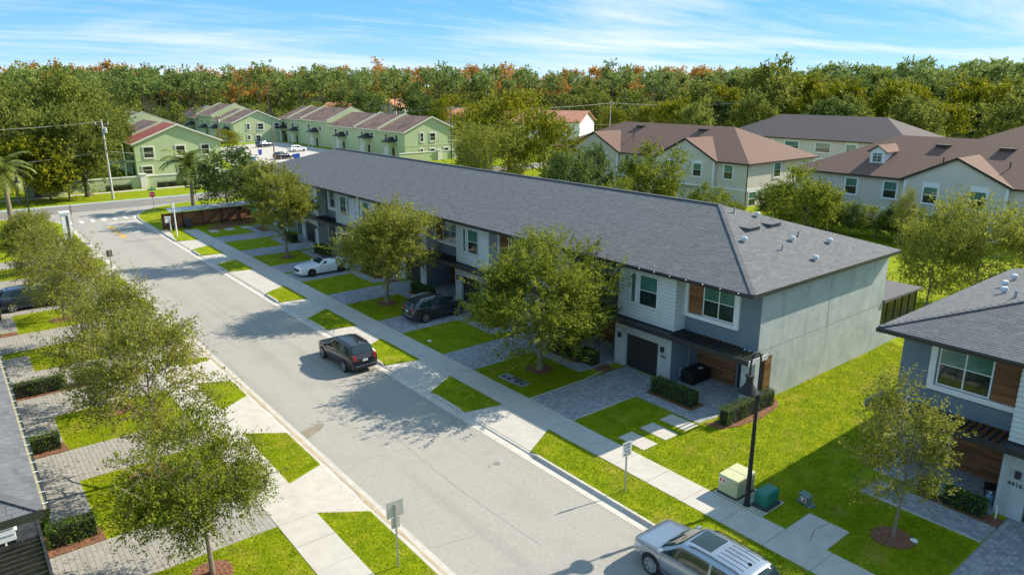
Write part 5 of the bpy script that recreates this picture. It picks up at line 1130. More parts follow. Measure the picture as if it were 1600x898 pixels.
# ------------------------------------------------------------------ vehicles (built nose towards +x)
def smooth_prof(pts, xs):
    pts = sorted(pts); px = np.array([p[0] for p in pts]); py = np.array([p[1] for p in pts])
    y = np.interp(xs, px, py)
    return y
class Car:
    def __init__(s, L, W, top, belt, wb, rw, z0=.22, roofw=.72, plan=None, cowl=(.25, .10), rear=(-.33, -.47)):
        s.L, s.W, s.wb, s.rw, s.z0 = L, W, wb, rw, z0; s.top = [(a * L, b) for a, b in top]; s.belt = [(a * L, b) for a, b in belt]
        s.plan = [(a * L, b) for a, b in (plan or [(-.5, .80), (-.485, .90), (-.44, .965), (-.3, 1), (.25, 1), (.4, .965), (.455, .90), (.485, .78), (.5, .62)])]
        s.roofw = roofw; s.cowl = (cowl[0] * L, cowl[1] * L); s.rear = (rear[0] * L, rear[1] * L)
    def ring(s, x):
        I = lambda pr: float(np.interp(x, [p[0] for p in sorted(pr)], [p[1] for p in sorted(pr)]))
        zt = sum(I([(a, b) for a, b in s.top]) if d == 0 else float(np.interp(x + d, [p[0] for p in sorted(s.top)], [p[1] for p in sorted(s.top)])) for d in (-.06, 0, .06)) / 3
        w = s.W / 2 * I(s.plan); zb = min(I(s.belt), zt - .045)
        end = max(0, (abs(x) - .40 * s.L) / (.1 * s.L)); z0 = s.z0 + .12 * end ** 2
        gh = min(max((zt - zb - .05) / .45, 0), 1)         # 0 on the bonnet, 1 in the cabin
        wr = w * (.90 * (1 - gh) + s.roofw * gh); zs = zb + (zt - zb) * (.55 * (1 - gh) + .80 * gh)
        zm = z0 + (zb - z0) * .45
        return [(0, z0), (w * .80, z0), (w * .93, z0 + .05), (w * .985, z0 + .16), (w * 1.0, zm), (w * .995, zm + (zb - zm) * .55), (w * .955, zb - .025), (w * .925, zb + .01 * gh),
                ((w * .925 * .55 + wr * 1.04 * .45), zb * .55 + zs * .45), (wr * 1.03, zs), (wr * .93, zs + (zt - zs) * .62), (wr * .70, zs + (zt - zs) * .88), (wr * .35, zs + (zt - zs) * .98), (0, zt)]
    def side(s, x, z):
        r = s.ring(x)[1:10]; return float(np.interp(z, [q[1] for q in r], [q[0] for q in r]))
    def topz(s, x, y):
        r = s.ring(x)[6:][::-1]; return float(np.interp(abs(y), [q[0] for q in r], [q[1] for q in r]))
    def body(s):
        xs = np.unique(np.round(np.concatenate([np.linspace(-s.L / 2, s.L / 2, 81), [p[0] for p in s.top]]), 3)); m = MB(); R = [s.ring(x) for x in xs]; n = len(R[0]); full = 2 * n - 2
        for x, r in zip(xs, R):
            pts = [(x, y, z) for y, z in r] + [(x, -y, z) for y, z in r[-2:0:-1]]; m.v.extend(pts)
        for i in range(len(xs) - 1):
            for j in range(full):
                a, b = i * full + j, i * full + (j + 1) % full; m.f.append([a, b, b + full, a + full]); m.m.append(0); m.t.append(.5)
        m.f.append(list(range(full))[::-1]); m.m.append(0); m.t.append(.5); k = (len(xs) - 1) * full; m.f.append([k + j for j in range(full)]); m.m.append(0); m.t.append(.5)
        return m
    def side_patch(s, top, bot, sgn, d=.010):
        """strip between two polylines of (x,z) laid on the body side"""
        m = MB(); n = 9; f = lambda pl, t: (np.interp(t, np.linspace(0, 1, len(pl)), [p[0] for p in pl]), np.interp(t, np.linspace(0, 1, len(pl)), [p[1] for p in pl])); vs = []
        for i in range(n):
            for j in range(4):
                a, b = f(top, i / (n - 1)), f(bot, i / (n - 1)); x = b[0] + (a[0] - b[0]) * j / 3; z = b[1] + (a[1] - b[1]) * j / 3; vs.append((x, sgn * (s.side(x, z) + d), z))
        fs = [(i * 4 + j, (i + 1) * 4 + j, (i + 1) * 4 + j + 1, i * 4 + j + 1) for i in range(n - 1) for j in range(3)]
        m.add(vs, fs); m.add([(v[0], v[1] - sgn * .014, v[2]) for v in vs], [q[::-1] for q in fs]); return m
    def top_patch(s, x0, x1, w0, w1, d=.010, nx=22, ny=13, dx=0.0):
        m = MB(); vs = []
        for i in range(nx):
            x = x0 + (x1 - x0) * i / (nx - 1); w = w0 + (w1 - w0) * i / (nx - 1)
            for j in range(ny): y = -w + 2 * w * j / (ny - 1); vs.append((x + dx, y, s.topz(x, y) + d))
        fs = [(i * ny + j, (i + 1) * ny + j, (i + 1) * ny + j + 1, i * ny + j + 1) for i in range(nx - 1) for j in range(ny - 1)]
        m.add(vs, fs); m.add([(v[0] - 2 * dx, v[1], v[2] - .02) for v in vs], [q[::-1] for q in fs]); return m
def wheel_meshes(rw, mt, spokes=5):
    m = MB(); m.lathe([(rw * .62, -.10), (rw * .90, -.115), (rw * .985, -.09), (rw, -.04), (rw, .04), (rw * .985, .09), (rw * .90, .115), (rw * .62, .10)], n=28, axis='y'); tyre = m.mesh('tyre', M['rubber'], smooth=True)
    m = MB(); m.lathe([(rw * .70, .02), (rw * .70, .10), (rw * .64, .106), (rw * .62, .05), (rw * .3, .035), (rw * .1, .04)], n=28, axis='y', mi=1)
    m.lathe([(rw * .70, .10), (rw * .70, .112), (rw * .63, .112), (rw * .63, .09)], n=28, axis='y')
    for i in range(spokes):
        a = 2 * math.pi * i / spokes
        for da in (-.16, .16):
            c = (math.cos(a + da * .5), math.sin(a + da * .5)); e = (math.cos(a + da), math.sin(a + da)); m.bar((c[0] * rw * .1, .09, c[1] * rw * .1), (e[0] * rw * .66, .10, e[1] * rw * .66), rw * .12, .02, up=(0, 1, 0))
    m.lathe([(rw * .16, .06), (rw * .16, .112), (rw * .05, .118)], n=14, axis='y')
    return tyre, m.mesh('rim', [mt, M['plastic']], smooth=False)
def build_car(spec, label, cat, x, y, heading, paint, z=0.0, rim='rim', spokes=5, kind='suv', group=None, detail=True, rails=False, sunroof=False, ribs=False, softtop=False, plate=True, tailz=(.85, 1.12), headz=(.72, .86), name='parked_car', spoil=True, cladding=True, chrome=False):
    c = Car(**spec); L, W = c.L, c.W; root = thing(name, label, cat, (x, y, z), heading, group)
    c.body().build('body', M[paint], root, smooth=True)
    xc, xr = c.cowl; r0_, r1_ = c.rear; I = lambda pr, x_: float(np.interp(x_, [p[0] for p in sorted(pr)], [p[1] for p in sorted(pr)]))
    rw_ = W / 2 * c.roofw
    c.top_patch(xc - .04, xr + .05, W / 2 * .80, rw_ * .90, .014, dx=.010).build('windscreen', M['carglass'], root, smooth=True)
    c.top_patch(r0_ - .02, r1_ + .06, rw_ * .86, W / 2 * .72, .016, dx=-.022).build('rear_window', M['carglass'], root, smooth=True)
    zr = lambda x_: c.ring(x_)[9][1] - .03; zb = lambda x_: min(I(c.belt, x_), c.ring(x_)[13][1] - .05) + .035
    f0, b0 = xc - .16, r0_ - (.10 if kind == 'suv' else -.25); f1 = xr - .02; bp = (f1 + b0) / 2 + .06
    p2 = b0 + (.62 if kind == 'suv' else .1)
    for sg in (1, -1):
        def pane(xa, xb, fa=None, nm='side_window'):
            t = [(xb, zr(xb)), ((xa + xb) / 2, zr((xa + xb) / 2)), (fa if fa else xa, zr(fa if fa else xa))]; b = [(xb, zb(xb)), ((xa + xb) / 2, zb((xa + xb) / 2)), (xa, zb(xa))]
            c.side_patch(t, b, sg).build(nm, M['softtop'] if (softtop and nm == 'quarter') else M['carglass'], root, smooth=True)
        pane(f0, bp + .05, f1); 
        if kind == 'suv': pane(bp - .05, p2 + .05); pane(p2 - .06, b0 + .06, nm='quarter_window')
        else: pane(bp - .05, p2 + .1)
        if chrome:
            m = MB()
            for xa, xb in ((f0, bp), (bp, p2), (p2, b0)): m.bar((xa, sg * (c.side(xa, zb(xa) - .03) + .012), zb(xa) - .03), (xb, sg * (c.side(xb, zb(xb) - .03) + .012), zb(xb) - .03), .012, .03)
            m.build('window_trim', M['chrome'], root)
        for xw in (c.wb / 2, -c.wb / 2):        # arch lining and flare
            m = MB(); n = 18; ra = c.rw * 1.14; vs = []
            for i in range(n + 1):
                a = math.pi * (-.10 + 1.20 * i / n); px, pz = xw + ra * math.cos(a), c.rw + ra * math.sin(a); vs.append((px, sg * (c.side(px, pz) + .008), pz))
            m.poly(vs); m.prism([(v[0], v[1] - sg * .05, v[2]) for v in vs], (0, -sg * .02, 0)); m.build('wheel_arch', M['plastic'], root)
        m = MB(); xa, xb = c.wb / 2 - c.rw * 1.1, -c.wb / 2 + c.rw * 1.1; zz = c.z0 + .10
        if cladding:
            m.add([(xa, sg * (c.side(xa, zz + .14) + .012), zz + .14), (xb, sg * (c.side(xb, zz + .14) + .012), zz + .14), (xb, sg * (c.side(xb, zz - .06) + .02), zz - .06), (xa, sg * (c.side(xa, zz - .06) + .02), zz - .06)], [(0, 1, 2, 3)])
            m.build('sill_cladding', M['plastic'], root)
        for xd in (bp + .35, p2 + .45 if kind == 'suv' else bp + .2):
            m = MB(); zz = zb(xd) - .16; yy = sg * (c.side(xd, zz) + .02); m.box(xd - .11, xd + .11, yy - .02, yy + .02, zz - .018, zz + .018); m.build('door_handle', M['chrome'] if chrome else M[paint], root, bevel=.006)
            if kind != 'suv': break
        for xd in (f0 + .02, bp, p2 + .02):     # shut lines
            m = MB(); ps = [(xd, sg * (c.side(xd, z_) + .004), z_) for z_ in np.linspace(c.z0 + .16, zb(xd) - .03, 6)]; m.tube(ps, .005, 4); m.build('door_seam', M['plastic'], root)
        xm = f0 - .02; ym = sg * (c.side(xm, zb(xm)) + .13); m = MB(); m.box(xm - .07, xm + .09, ym - .10, ym + .10, zb(xm) - .02, zb(xm) + .14); m.build('wing_mirror', M[paint], root, smooth=True, bevel=.035)
        # lamps
        hx = L / 2 - .16; m = c.side_patch([(L / 2 - .06, headz[1]), (hx - .15, headz[1] + .04), (hx - .42, headz[1] + .05)], [(L / 2 - .05, headz[0]), (hx - .15, headz[0] + .03), (hx - .42, headz[1] - .01)], sg, .012); m.build('headlight', M['head'], root, smooth=True)
        tx = -L / 2; m = MB(); yi = W / 2 * .58; yo = c.side(tx + .12, (tailz[0] + tailz[1]) / 2) + .012; ye = min(c.side(tx + .01, tailz[0] + .05), c.side(tx + .01, tailz[1] - .03))
        xt = tx - .012; up_x = tx + (.02 if kind == 'suv' else 0)
        m.hexa([(xt, sg * yi, tailz[0]), (xt, sg * ye, tailz[0]), (tx + .26, sg * (c.side(tx + .26, tailz[0]) + .012), tailz[0]), (tx + .26, sg * yi, tailz[0])], [(xt + .03, sg * (yi + .04), tailz[1]), (xt + .03, sg * ye, tailz[1]), (tx + .26, sg * (c.side(tx + .26, tailz[1]) + .012), tailz[1]), (tx + .26, sg * (yi + .04), tailz[1])])
        m.build('tail_light', M['tail'], root, bevel=.012)
    ty, ri = wheel_meshes(c.rw, M[rim], spokes)
    for xw in (c.wb / 2, -c.wb / 2):
        for sg in (1, -1):
            w = link('wheel', ty, root); w.location = (xw, sg * (W / 2 - .085), c.rw); w.rotation_euler = (0, 0, 0 if sg > 0 else math.pi)
            link('rim', ri, w)
    m = MB(); tx = -L / 2
    if plate: m.box(tx - .03, tx - .006, -.16, .16, .78, .90); m.build('licence_plate', M['plate'], root)
    if chrome:
        m = MB(); m.box(tx - .022, tx + .02, -.42, .42, .955, .985); m.build('tailgate_strip', M['chrome'], root)
        m = MB(); m.box(tx - .035, tx + .02, -.62, .62, .50, .545); m.build('bumper_strip', M['chrome'], root)
    m = MB(); m.box(tx - .015, tx + .10, -.72, .72, c.z0 + .10, c.z0 + .26); m.build('rear_bumper', M['plastic'], root, bevel=.02)
    m = MB(); gx = L / 2; m.box(gx - .10, gx + .012, -.50, .50, .44, .68); m.build('grille', M['plastic'], root, bevel=.02)
    if rails:
        for sg in (1, -1):
            m = MB(); ps = [(x_, sg * rw_ * .90, c.topz(x_, rw_ * .90) + (.055 if 0 < i < 8 else .0)) for i, x_ in enumerate(np.linspace(r0_ + .15, xr - .25, 9))]; m.tube(ps, .018, 6); m.build('roof_rail', M['plastic'] if rails == 1 else M['chrome'], root, smooth=True)
    if sunroof: c.top_patch(xr - .95, xr - .12, rw_ * .62, rw_ * .62, .008).build('sunroof', M['carglass'], root, smooth=True)
    if ribs:
        for yy in (-.42, -.21, 0, .21, .42):
            m = MB(); ps = [(x_, yy, c.topz(x_, yy) + .004) for x_ in np.linspace(r0_ + .25, xr - 1.15, 8)]; m.tube(ps, .009, 4); m.build('roof_groove', M['plastic'], root)
    if detail:
        m = MB(); x_ = r0_ + .35; z_ = c.topz(x_, 0); m.hexa([(x_ - .09, -.03, z_ - .01), (x_ + .09, -.03, z_ - .01), (x_ + .09, .03, z_ - .01), (x_ - .09, .03, z_ - .01)], [(x_ - .08, -.008, z_ + .07), (x_ - .03, -.008, z_ + .06), (x_ - .03, .008, z_ + .06), (x_ - .08, .008, z_ + .07)]); m.build('aerial_fin', M['plastic'], root)
        for s_ in (-.3, .35):
            m = MB(); m.tube([(xc + .02, s_, c.topz(xc + .02, s_) + .02), (xc - .28, s_ - .5, c.topz(xc - .28, s_ - .5) + .03)], .012, 5); m.build('wiper', M['plastic'], root)
        m = MB(); zz = c.topz(r1_ + .1, 0); m.tube([(r1_ + .05, .0, c.topz(r1_ + .05, 0) + .02), (r1_ + .12, .4, c.topz(r1_ + .12, .4) + .03)], .010, 5); m.build('rear_wiper', M['plastic'], root)
    if softtop:
        m = c.top_patch(r1_ - .0, xr + .02, rw_ * 1.02, rw_ * .98, .016); m.build('soft_top', M['softtop'], root, smooth=True)
    return root
PAL = dict(L=4.98, W=1.97, wb=2.90, rw=.385, z0=.24, roofw=.76, cowl=(.245, .085), rear=(-.395, -.475),
           top=[(-.5, .98), (-.487, 1.10), (-.465, 1.32), (-.43, 1.60), (-.395, 1.70), (-.3, 1.745), (-.1, 1.76), (.03, 1.735), (.085, 1.69), (.16, 1.42), (.245, 1.15), (.30, 1.115), (.42, 1.05), (.465, .98), (.487, .86), (.5, .68)],
           belt=[(-.5, 1.12), (-.2, 1.10), (.2, 1.06), (.5, .95)])
EQX = dict(L=4.77, W=1.84, wb=2.86, rw=.365, z0=.22, roofw=.72, cowl=(.22, .06), rear=(-.385, -.475),
           top=[(-.5, .92), (-.488, 1.06), (-.46, 1.25), (-.42, 1.48), (-.385, 1.60), (-.3, 1.655), (-.1, 1.685), (.0, 1.665), (.06, 1.61), (.14, 1.36), (.22, 1.12), (.30, 1.07), (.42, .98), (.468, .90), (.488, .78), (.5, .60)],
           belt=[(-.5, 1.10), (-.3, 1.08), (.0, 1.02), (.25, .98), (.5, .88)])
TUC = dict(L=4.63, W=1.865, wb=2.755, rw=.365, z0=.22, roofw=.70, cowl=(.23, .06), rear=(-.37, -.47),
           top=[(-.5, .95), (-.488, 1.05), (-.46, 1.18), (-.41, 1.45), (-.37, 1.565), (-.3, 1.62), (-.1, 1.665), (.0, 1.65), (.06, 1.60), (.14, 1.35), (.23, 1.09), (.30, 1.05), (.42, .96), (.468, .88), (.488, .76), (.5, .58)],
           belt=[(-.5, 1.12), (-.25, 1.05), (.0, .99), (.25, .96), (.5, .86)])
MUS = dict(L=4.79, W=1.915, wb=2.72, rw=.345, z0=.16, roofw=.66, cowl=(.135, .0), rear=(-.13, -.285),
           top=[(-.5, .82), (-.49, .95), (-.47, 1.02), (-.38, 1.06), (-.29, 1.085), (-.21, 1.25), (-.13, 1.35), (-.05, 1.385), (.0, 1.36), (.07, 1.17), (.135, 1.0), (.2, .97), (.36, .88), (.44, .80), (.48, .68), (.5, .52)],
           belt=[(-.5, .96), (-.2, .98), (.1, .92), (.5, .76)])
ZC = ZR + .001
build_car(EQX, 'black SUV with lit red tail lights standing on the street', 'car', 17.55, 38.05, RAD(90.5), 'carblack', ZC, chrome=True, name='black_suv', rails=1, tailz=(.86, 1.14))
build_car(PAL, 'silver SUV with ribbed roof and dark sunroof at the kerb', 'car', 17.72, 11.98, RAD(90), 'carsilver', ZC, rails=1, sunroof=True, ribs=True, spokes=7, name='silver_suv', chrome=True)
build_car(TUC, 'dark grey SUV parked nose in on the driveway behind the hedge', 'car', 26.35, 41.85, 0.0, 'cargrey', .016, rails=2, name='grey_suv', chrome=True)
build_car(MUS, 'white convertible with a navy soft top parked nose out', 'car', 25.35, 58.75, math.pi, 'carwhite', .016, rim='rimdark', spokes=10, kind='coupe', softtop=True, name='white_convertible', cladding=False, tailz=(.72, .92), headz=(.60, .72), detail=False, plate=False)
build_car(EQX, 'navy SUV parked on a beige driveway across the street', 'car', 4.1, 62.95, 0.0, 'carblue', .016, name='navy_suv', chrome=True)
build_car(TUC, 'white SUV parked before the porches of the green row', 'car', 71.8, 176.2, RAD(8), 'carwhite', .02, name='white_suv')
build_car(EQX, 'dark SUV parked beside the far green gable', 'car', 70.6, 195.5, RAD(20), 'carblue', .02, name='dark_suv')
build_car(MUS, 'silver sedan parked on the pale estate street', 'car', 53.2, 156.2, RAD(75), 'carsilver', .02, kind='coupe', name='silver_sedan', cladding=False, tailz=(.72, .92), headz=(.60, .72), detail=False)
build_car(TUC, 'dark parked car half hidden behind the charcoal roof end', 'car', 62.0, 160.5, RAD(15), 'carblack', .02, name='dark_car')
# ------------------------------------------------------------------ street furniture and small things
def street_lamp(label, x, y, s=1.0):
    o = thing('street_lamp', label, 'street lamp', (x, y, 0), 0, 'hooked street lamps'); o.scale = (s, s, s)
    m = MB(); m.lathe([(.15, -.05), (.15, .05), (.115, .10), (.095, .6), (.08, 2.5), (.062, 4.6), (.06, 4.8)], n=14); m.build('pole', M['lampmetal'], o, smooth=True)
    m = MB(); m.lathe([(.085, 4.55), (.09, 4.62), (.085, 4.82)], n=12); m.build('collar', M['lampmetal'], o, smooth=True)
    m = MB(); ps = [(0, 0, 4.75), (0, 0, 5.4), (0, 0, 6.05)] + [(-.32 + .32 * math.cos(a), 0, 6.1 + .40 * math.sin(a)) for a in [math.pi * i / 14 for i in range(15)]] + [(-.64, 0, 5.95), (-.64, 0, 5.72)]; m.tube(ps, .036, 8); m.build('arm', M['lampmetal'], o, smooth=True)
    m = MB(); c = (-.64, 0, .24); m.lathe([(.03, 5.56), (.05, 5.48), (.17, 5.46), (.18, 5.42), (.13, 5.39), (.125, 5.20), (.17, 5.10), (.20, 5.05), (.21, 5.0), (.36, 4.86), (.40, 4.79), (.385, 4.78), (.2, 4.88), (.05, 4.90)], c, 26); m.build('shade', M['lampmetal'], o, smooth=True)
    m = MB(); m.lathe([(.18, 4.88), (.20, 4.80), (.14, 4.72), (.03, 4.68)], c, 18); m.build('lens', M['lampglass'], o, smooth=True)
    return o
street_lamp('tall charcoal hooked street lamp between the beige and green cabinets', 22.78, 13.69, 1.0)
p = on_z(49, 350); street_lamp('hooked street lamp beside the yellowing palm at the cross road', p.x, p.y)
def post_sign(name, label, x, y, face, h, panels, cat='road sign'):
    """face: rotation of the sign front about z (0 faces -Y)"""
    o = thing(name, label, cat, (x, y, 0), face); m = MB(); m.box(-.028, .028, .0, .045, -.1, h); m.build('post', M['steel'], o); return o
s = post_sign('speed_limit_sign', 'white speed limit 25 sign on the verge grass', 19.82, 17.42, RAD(-6), 2.15, None)
m = MB(); m.box(-.24, .24, -.012, -.002, 1.58, 2.22); m.build('panel', M['signwhite'], s, bevel=.004)
for tx, sz, zz in (('SPEED', .135, 2.10), ('LIMIT', .135, 1.97), ('25', .34, 1.75)): text_mesh('lettering', tx, sz, M['signblack'], s, (0, -.014, zz), (RAD(90), 0, 0), .002)
p = on_z(621.9, 884); s = post_sign('rear_facing_sign', 'two aluminium sign backs on one post beside the left gutter', p.x, p.y, RAD(176), 2.45, None)
m = MB(); m.box(-.31, .31, -.012, -.002, 1.95, 2.56); m.build('panel', M['signback'], s, bevel=.004); m = MB(); m.box(-.16, .16, -.012, -.002, 1.52, 1.93); m.build('lower_panel', M['signback'], s, bevel=.004)
s = post_sign('rear_facing_sign', 'narrow brown backed sign post on the left verge beyond the navy car', 10.55, 69.3, RAD(180), 2.3, None)
m = MB(); m.box(-.23, .23, -.012, -.002, 1.7, 2.3); m.build('panel', M['woodpole'], s)
s = post_sign('bare_post', 'thin brown post beside the gate pillar at the junction', 11.3, 95.2, 0, 2.9, None, 'post')
m = MB(); m.box(-.06, .06, -.02, .0, 1.9, 2.9); m.build('panel', M['woodpole'], s)
s = post_sign('stop_sign', 'red octagonal stop sign below a green street name blade', 21.4, 101.5, 0, 3.1, None)
m = MB(); rs = .42
m.prism([(rs * math.cos(RAD(22.5 + 45 * i)), -.004, 2.45 + rs * math.sin(RAD(22.5 + 45 * i))) for i in range(8)], (0, -.01, 0)); m.build('panel_rim', M['signwhite'], s)
m = MB(); rs = .385; m.prism([(rs * math.cos(RAD(22.5 + 45 * i)), -.0145, 2.45 + rs * math.sin(RAD(22.5 + 45 * i))) for i in range(8)], (0, -.006, 0)); m.build('panel', M['signred'], s)
text_mesh('lettering', 'STOP', .30, M['signwhite'], s, (0, -.022, 2.45), (RAD(90), 0, 0), .002)
m = MB(); m.box(-.5, .5, -.012, -.002, 2.98, 3.2); m.build('street_name_blade', M['signgreen'], s); m = MB(); m.box(.017, .027, -.4, .5, 3.22, 3.42); m.build('street_name_blade', M['signgreen'], s)

# cabinets beside the pavement
m = MB(); m.box(22.56, 24.1, 12.85, 15.15, -.1, .015); struct(m.build('equipment_pad', M['kerb']))
o = thing('utility_cabinet', 'beige utility cabinet with a white warning label beside the lamp', 'utility box', (23.3, 14.56, 0.0))
m = MB(); m.box(-.60, .60, -.44, .44, .10, .80); m.build('housing', M['boxbeige'], o, bevel=.02)
m = MB(); m.hexa([(-.63, -.47, .80), (.63, -.47, .80), (.63, .47, .80), (-.63, .47, .80)], [(-.60, -.44, .86), (.60, -.44, .90), (.60, .44, .90), (-.60, .44, .86)]); m.build('lid', M['boxbeige'], o, bevel=.012)
m = MB(); m.box(-.62, .62, -.46, .46, .0, .10); m.build('base', M['plinth'], o)
m = MB(); m.box(-.612, -.602, .12, .40, .52, .76); m.build('warning_label', M['signwhite'], o)
for yy in (.33, .19): m = MB(); m.box(-.616, -.611, yy - .045, yy + .045, .56, .72); m.build('label_print', M['tail'], o)
m = MB(); m.box(-.608, -.600, -.40, .08, .16, .70); m.build('door', M['boxbeige'], o, bevel=.004); m = MB(); m.box(.0, .02, -.44, .44, .868, .884); m.build('lid_seam', M['plinth'], o)
o = thing('utility_cabinet', 'dark green utility cabinet on a black plinth beside the lamp', 'utility box', (23.4, 13.24, 0.0))
m = MB(); m.box(-.44, .44, -.27, .27, .13, .62); m.build('housing', M['boxgreen'], o, bevel=.045, smooth=True)
m = MB(); m.hexa([(-.47, -.30, .60), (.47, -.30, .60), (.47, .30, .60), (-.47, .30, .60)], [(-.40, -.23, .72), (.40, -.23, .72), (.40, .23, .72), (-.40, .23, .72)]); m.build('lid', M['boxgreen'], o, bevel=.03, smooth=True)
m = MB(); m.box(-.50, .50, -.33, .33, .0, .13); m.build('plinth', M['plinth'], o, bevel=.01)
p = on_z(1258, 787); o = thing('cable_pedestal', 'tilted grey green cable pedestal with a white label on the lawn', 'utility box', (p.x, p.y, 0.03), RAD(-12)); o.rotation_euler = (RAD(4), RAD(-10), RAD(-14))
m = MB(); m.box(-.11, .13, -.20, .20, .06, .42); m.build('housing', M['pedestal'], o, bevel=.015); m = MB(); m.box(-.14, .16, -.23, .23, .42, .46); m.build('cap', M['pedestal'], o, bevel=.01)
m = MB(); m.box(-.13, .2, -.36, .33, -.03, .06); m.build('base', M['pedestal'], o); m = MB(); m.box(-.120, -.112, -.13, .13, .14, .36); m.build('label_plate', M['signwhite'], o)
m = MB(); m.box(-.124, -.120, -.1, -.01, .18, .32); m.build('label_print', M['tail'], o)
# hatch and clean-outs in the lawns
p = on_z(803, 594); o = thing('utility_hatch', 'concrete framed utility hatch with dark grates in the lawn', 'hatch', (p.x, p.y, 0), RAD(3))
m = MB(); m.box(-.35, .35, -1.0, 1.0, -.1, .045); m.build('frame', M['pipe'], o, bevel=.01)
for yy in (-.72, -.3, .3, .72): m = MB(); m.box(-.22, .05, yy - .15, yy + .15, .046, .052); m.build('grate', M['plinth'], o)
m = MB(); m.box(.08, .3, -.5, .3, .046, .058); m.build('cover', M['plinth'], o); m = MB(); m.box(.02, .3, -.95, -.55, .046, .06); m.build('blue_lid', M['binblue'] if False else M['pedestal'], o)
def cleanout(px, py, label):
    q = on_z(px, py); m = MB(); m.lathe([(.13, -.02), (.13, .05), (.09, .065), (.03, .07)], (0, 0, 0), 14); k = m.build('cleanout_cap', M['signwhite'], smooth=True); k.location = q; tag(k, label, 'drain cap')
cleanout(671, 533, 'white drain cap in the lawn beside the grey SUV drive')
cleanout(1428, 845, 'small white drain cap in the mulch ring of the slim tree')
m = MB(); m.box(10.95, 11.5, 85.9, 86.7, -.14, -.085); m.box(10.55, 11.0, 85.9, 86.7, -.1, .02); tag(m.build('storm_drain', M['plinth']), 'dark storm drain inlet in the left kerb near the junction', 'drain')
# dark stains that lie on the asphalt
m = MB(); m.poly([(x, y, ZR + .002) for x, y in [(11.58, 30.1), (12.0, 30.35), (12.5, 30.6), (12.95, 31.1), (12.6, 31.3), (12.1, 31.15), (11.58, 31.0)]]); struct(m.build('dried_puddle', M['stain']))
for px, py, r_ in ((776, 724, .16), (764, 729, .07), (850, 747, .05)):
    q = on_z(px, py, ZR); m = MB(); m.poly([(q.x + r_ * (1 + .2 * math.sin(3 * a)) * math.cos(a), q.y + r_ * math.sin(a), ZR + .002) for a in [2 * math.pi * i / 12 for i in range(12)]]); struct(m.build('oil_stain', M['asphalt2']))
# porch things
o = thing('storage_box', 'black resin storage box on the end porch', 'storage box', (31.35, 22.75, .02))
m = MB(); m.box(-.8, .8, -.38, .38, 0, .62); m.build('tub', M['resin'], o, bevel=.02); m = MB(); m.box(-.83, .83, -.41, .41, .62, .70); m.build('lid', M['resin'], o, bevel=.02); m = MB(); m.box(.1, .4, -.2, .0, .701, .706); m.build('paper', M['signwhite'], o)
for i in range(6): m = MB(); m.box(-.79, .79, -.392, -.38, .06 + i * .09, .12 + i * .09); m.build('rib', M['resin'], o)
o = thing('storage_box', 'black box with a pale cover on the porch behind the grey SUV', 'storage box', (31.4, 39.4, .02))
m = MB(); m.box(-.7, .7, -.4, .4, 0, .7); m.build('tub', M['resin'], o, bevel=.02); m = MB(); m.box(-.6, .6, -.3, .3, .7, .75); m.build('cover', M['sheet'], o, bevel=.02)
o = thing('patio_chair', 'black reclining patio chair on the porch of number 4416', 'chair', (31.0, 7.9, .02), RAD(200))
m = MB(); m.box(-.3, .3, -.28, .28, .38, .43); m.build('seat', M['resin'], o); m = MB(); m.hexa([(-.3, .24, .43), (.3, .24, .43), (.3, .30, .43), (-.3, .30, .43)], [(-.3, .55, 1.05), (.3, .55, 1.05), (.3, .60, 1.03), (-.3, .60, 1.03)]); m.build('backrest', M['resin'], o)
for sx_ in (-.28, .25):
    for sy_ in (-.26, .24): m = MB(); m.box(sx_, sx_ + .03, sy_, sy_ + .03, 0, .38); m.build('leg', M['resin'], o)
o = thing('water_jug', 'pale blue water jug beside the number 4416 garage corner', 'jug', (30.3, 7.75, .02)); m = MB(); m.lathe([(.13, 0), (.14, .05), (.14, .34), (.06, .42), (.06, .48)], n=16); m.build('bottle', mat('jug_blue', (.20, .42, .62), .3), o, smooth=True)
m = MB(); m.lathe([(.065, .48), (.065, .52)], n=12); m.build('stopper', M['signwhite'], o)
m = MB(); m.tube([(29.35, 7.2, 0), (29.33, 7.2, .55), (29.28, 7.25, .62)], .03, 8); tag(m.build('standpipe', M['signwhite'], smooth=True), 'thin white standpipe in the bed below number 4416', 'pipe')

# brown fence with a pale metal cap near the junction
F0, F1, FY = 19.35, 37.0, 88.6
o = thing('board_fence', 'brown board fence with diagonal braces and a pale metal cap', 'fence', ((F0 + F1) / 2, FY, 0)); fx = lambda x: x - (F0 + F1) / 2
pm = [MB().box(0, .138, -.012, .012, .05, 1.85, tint=t).mesh('board', M['fence']) for t in (.1, .35, .6, .9)]
x = F0
while x < F1: q = link('board', pm[rnd.randrange(4)], o); q.location = (fx(x), 0, rnd.uniform(-.01, .01)); x += .145
for i in range(9):
    x = F0 + i * 2.2; m = MB(); m.box(fx(x) - .06, fx(x) + .06, -.10, .0, -.1, 1.95); m.build('post', M['fascia'], o)
    if i < 8: m = MB(); m.bar((fx(x) + .1, -.045, .2), (fx(x) + 2.1, -.045, 1.75), .04, .12, up=(0, 1, 0)); m.build('brace', M['fascia'], o)
for zz in (.25, 1.7): m = MB(); m.box(fx(F0), fx(F1), -.04, -.013, zz, zz + .09); m.build('rail', M['fascia'], o)
for i in range(30):
    x = fx(F0) + .9 + i * .57
    if x > fx(F1) - .3: break
    m = MB(); m.hexa([(x, -.3, 1.96), (x + .54, -.3, 1.96), (x + .54, 1.6, 2.16), (x, 1.6, 2.16)], [(x + .02, -.3, 2.0), (x + .5, -.3, 2.05), (x + .5, 1.6, 2.24), (x + .02, 1.6, 2.20)]); m.build('metal_sheet', M['corr'], o)
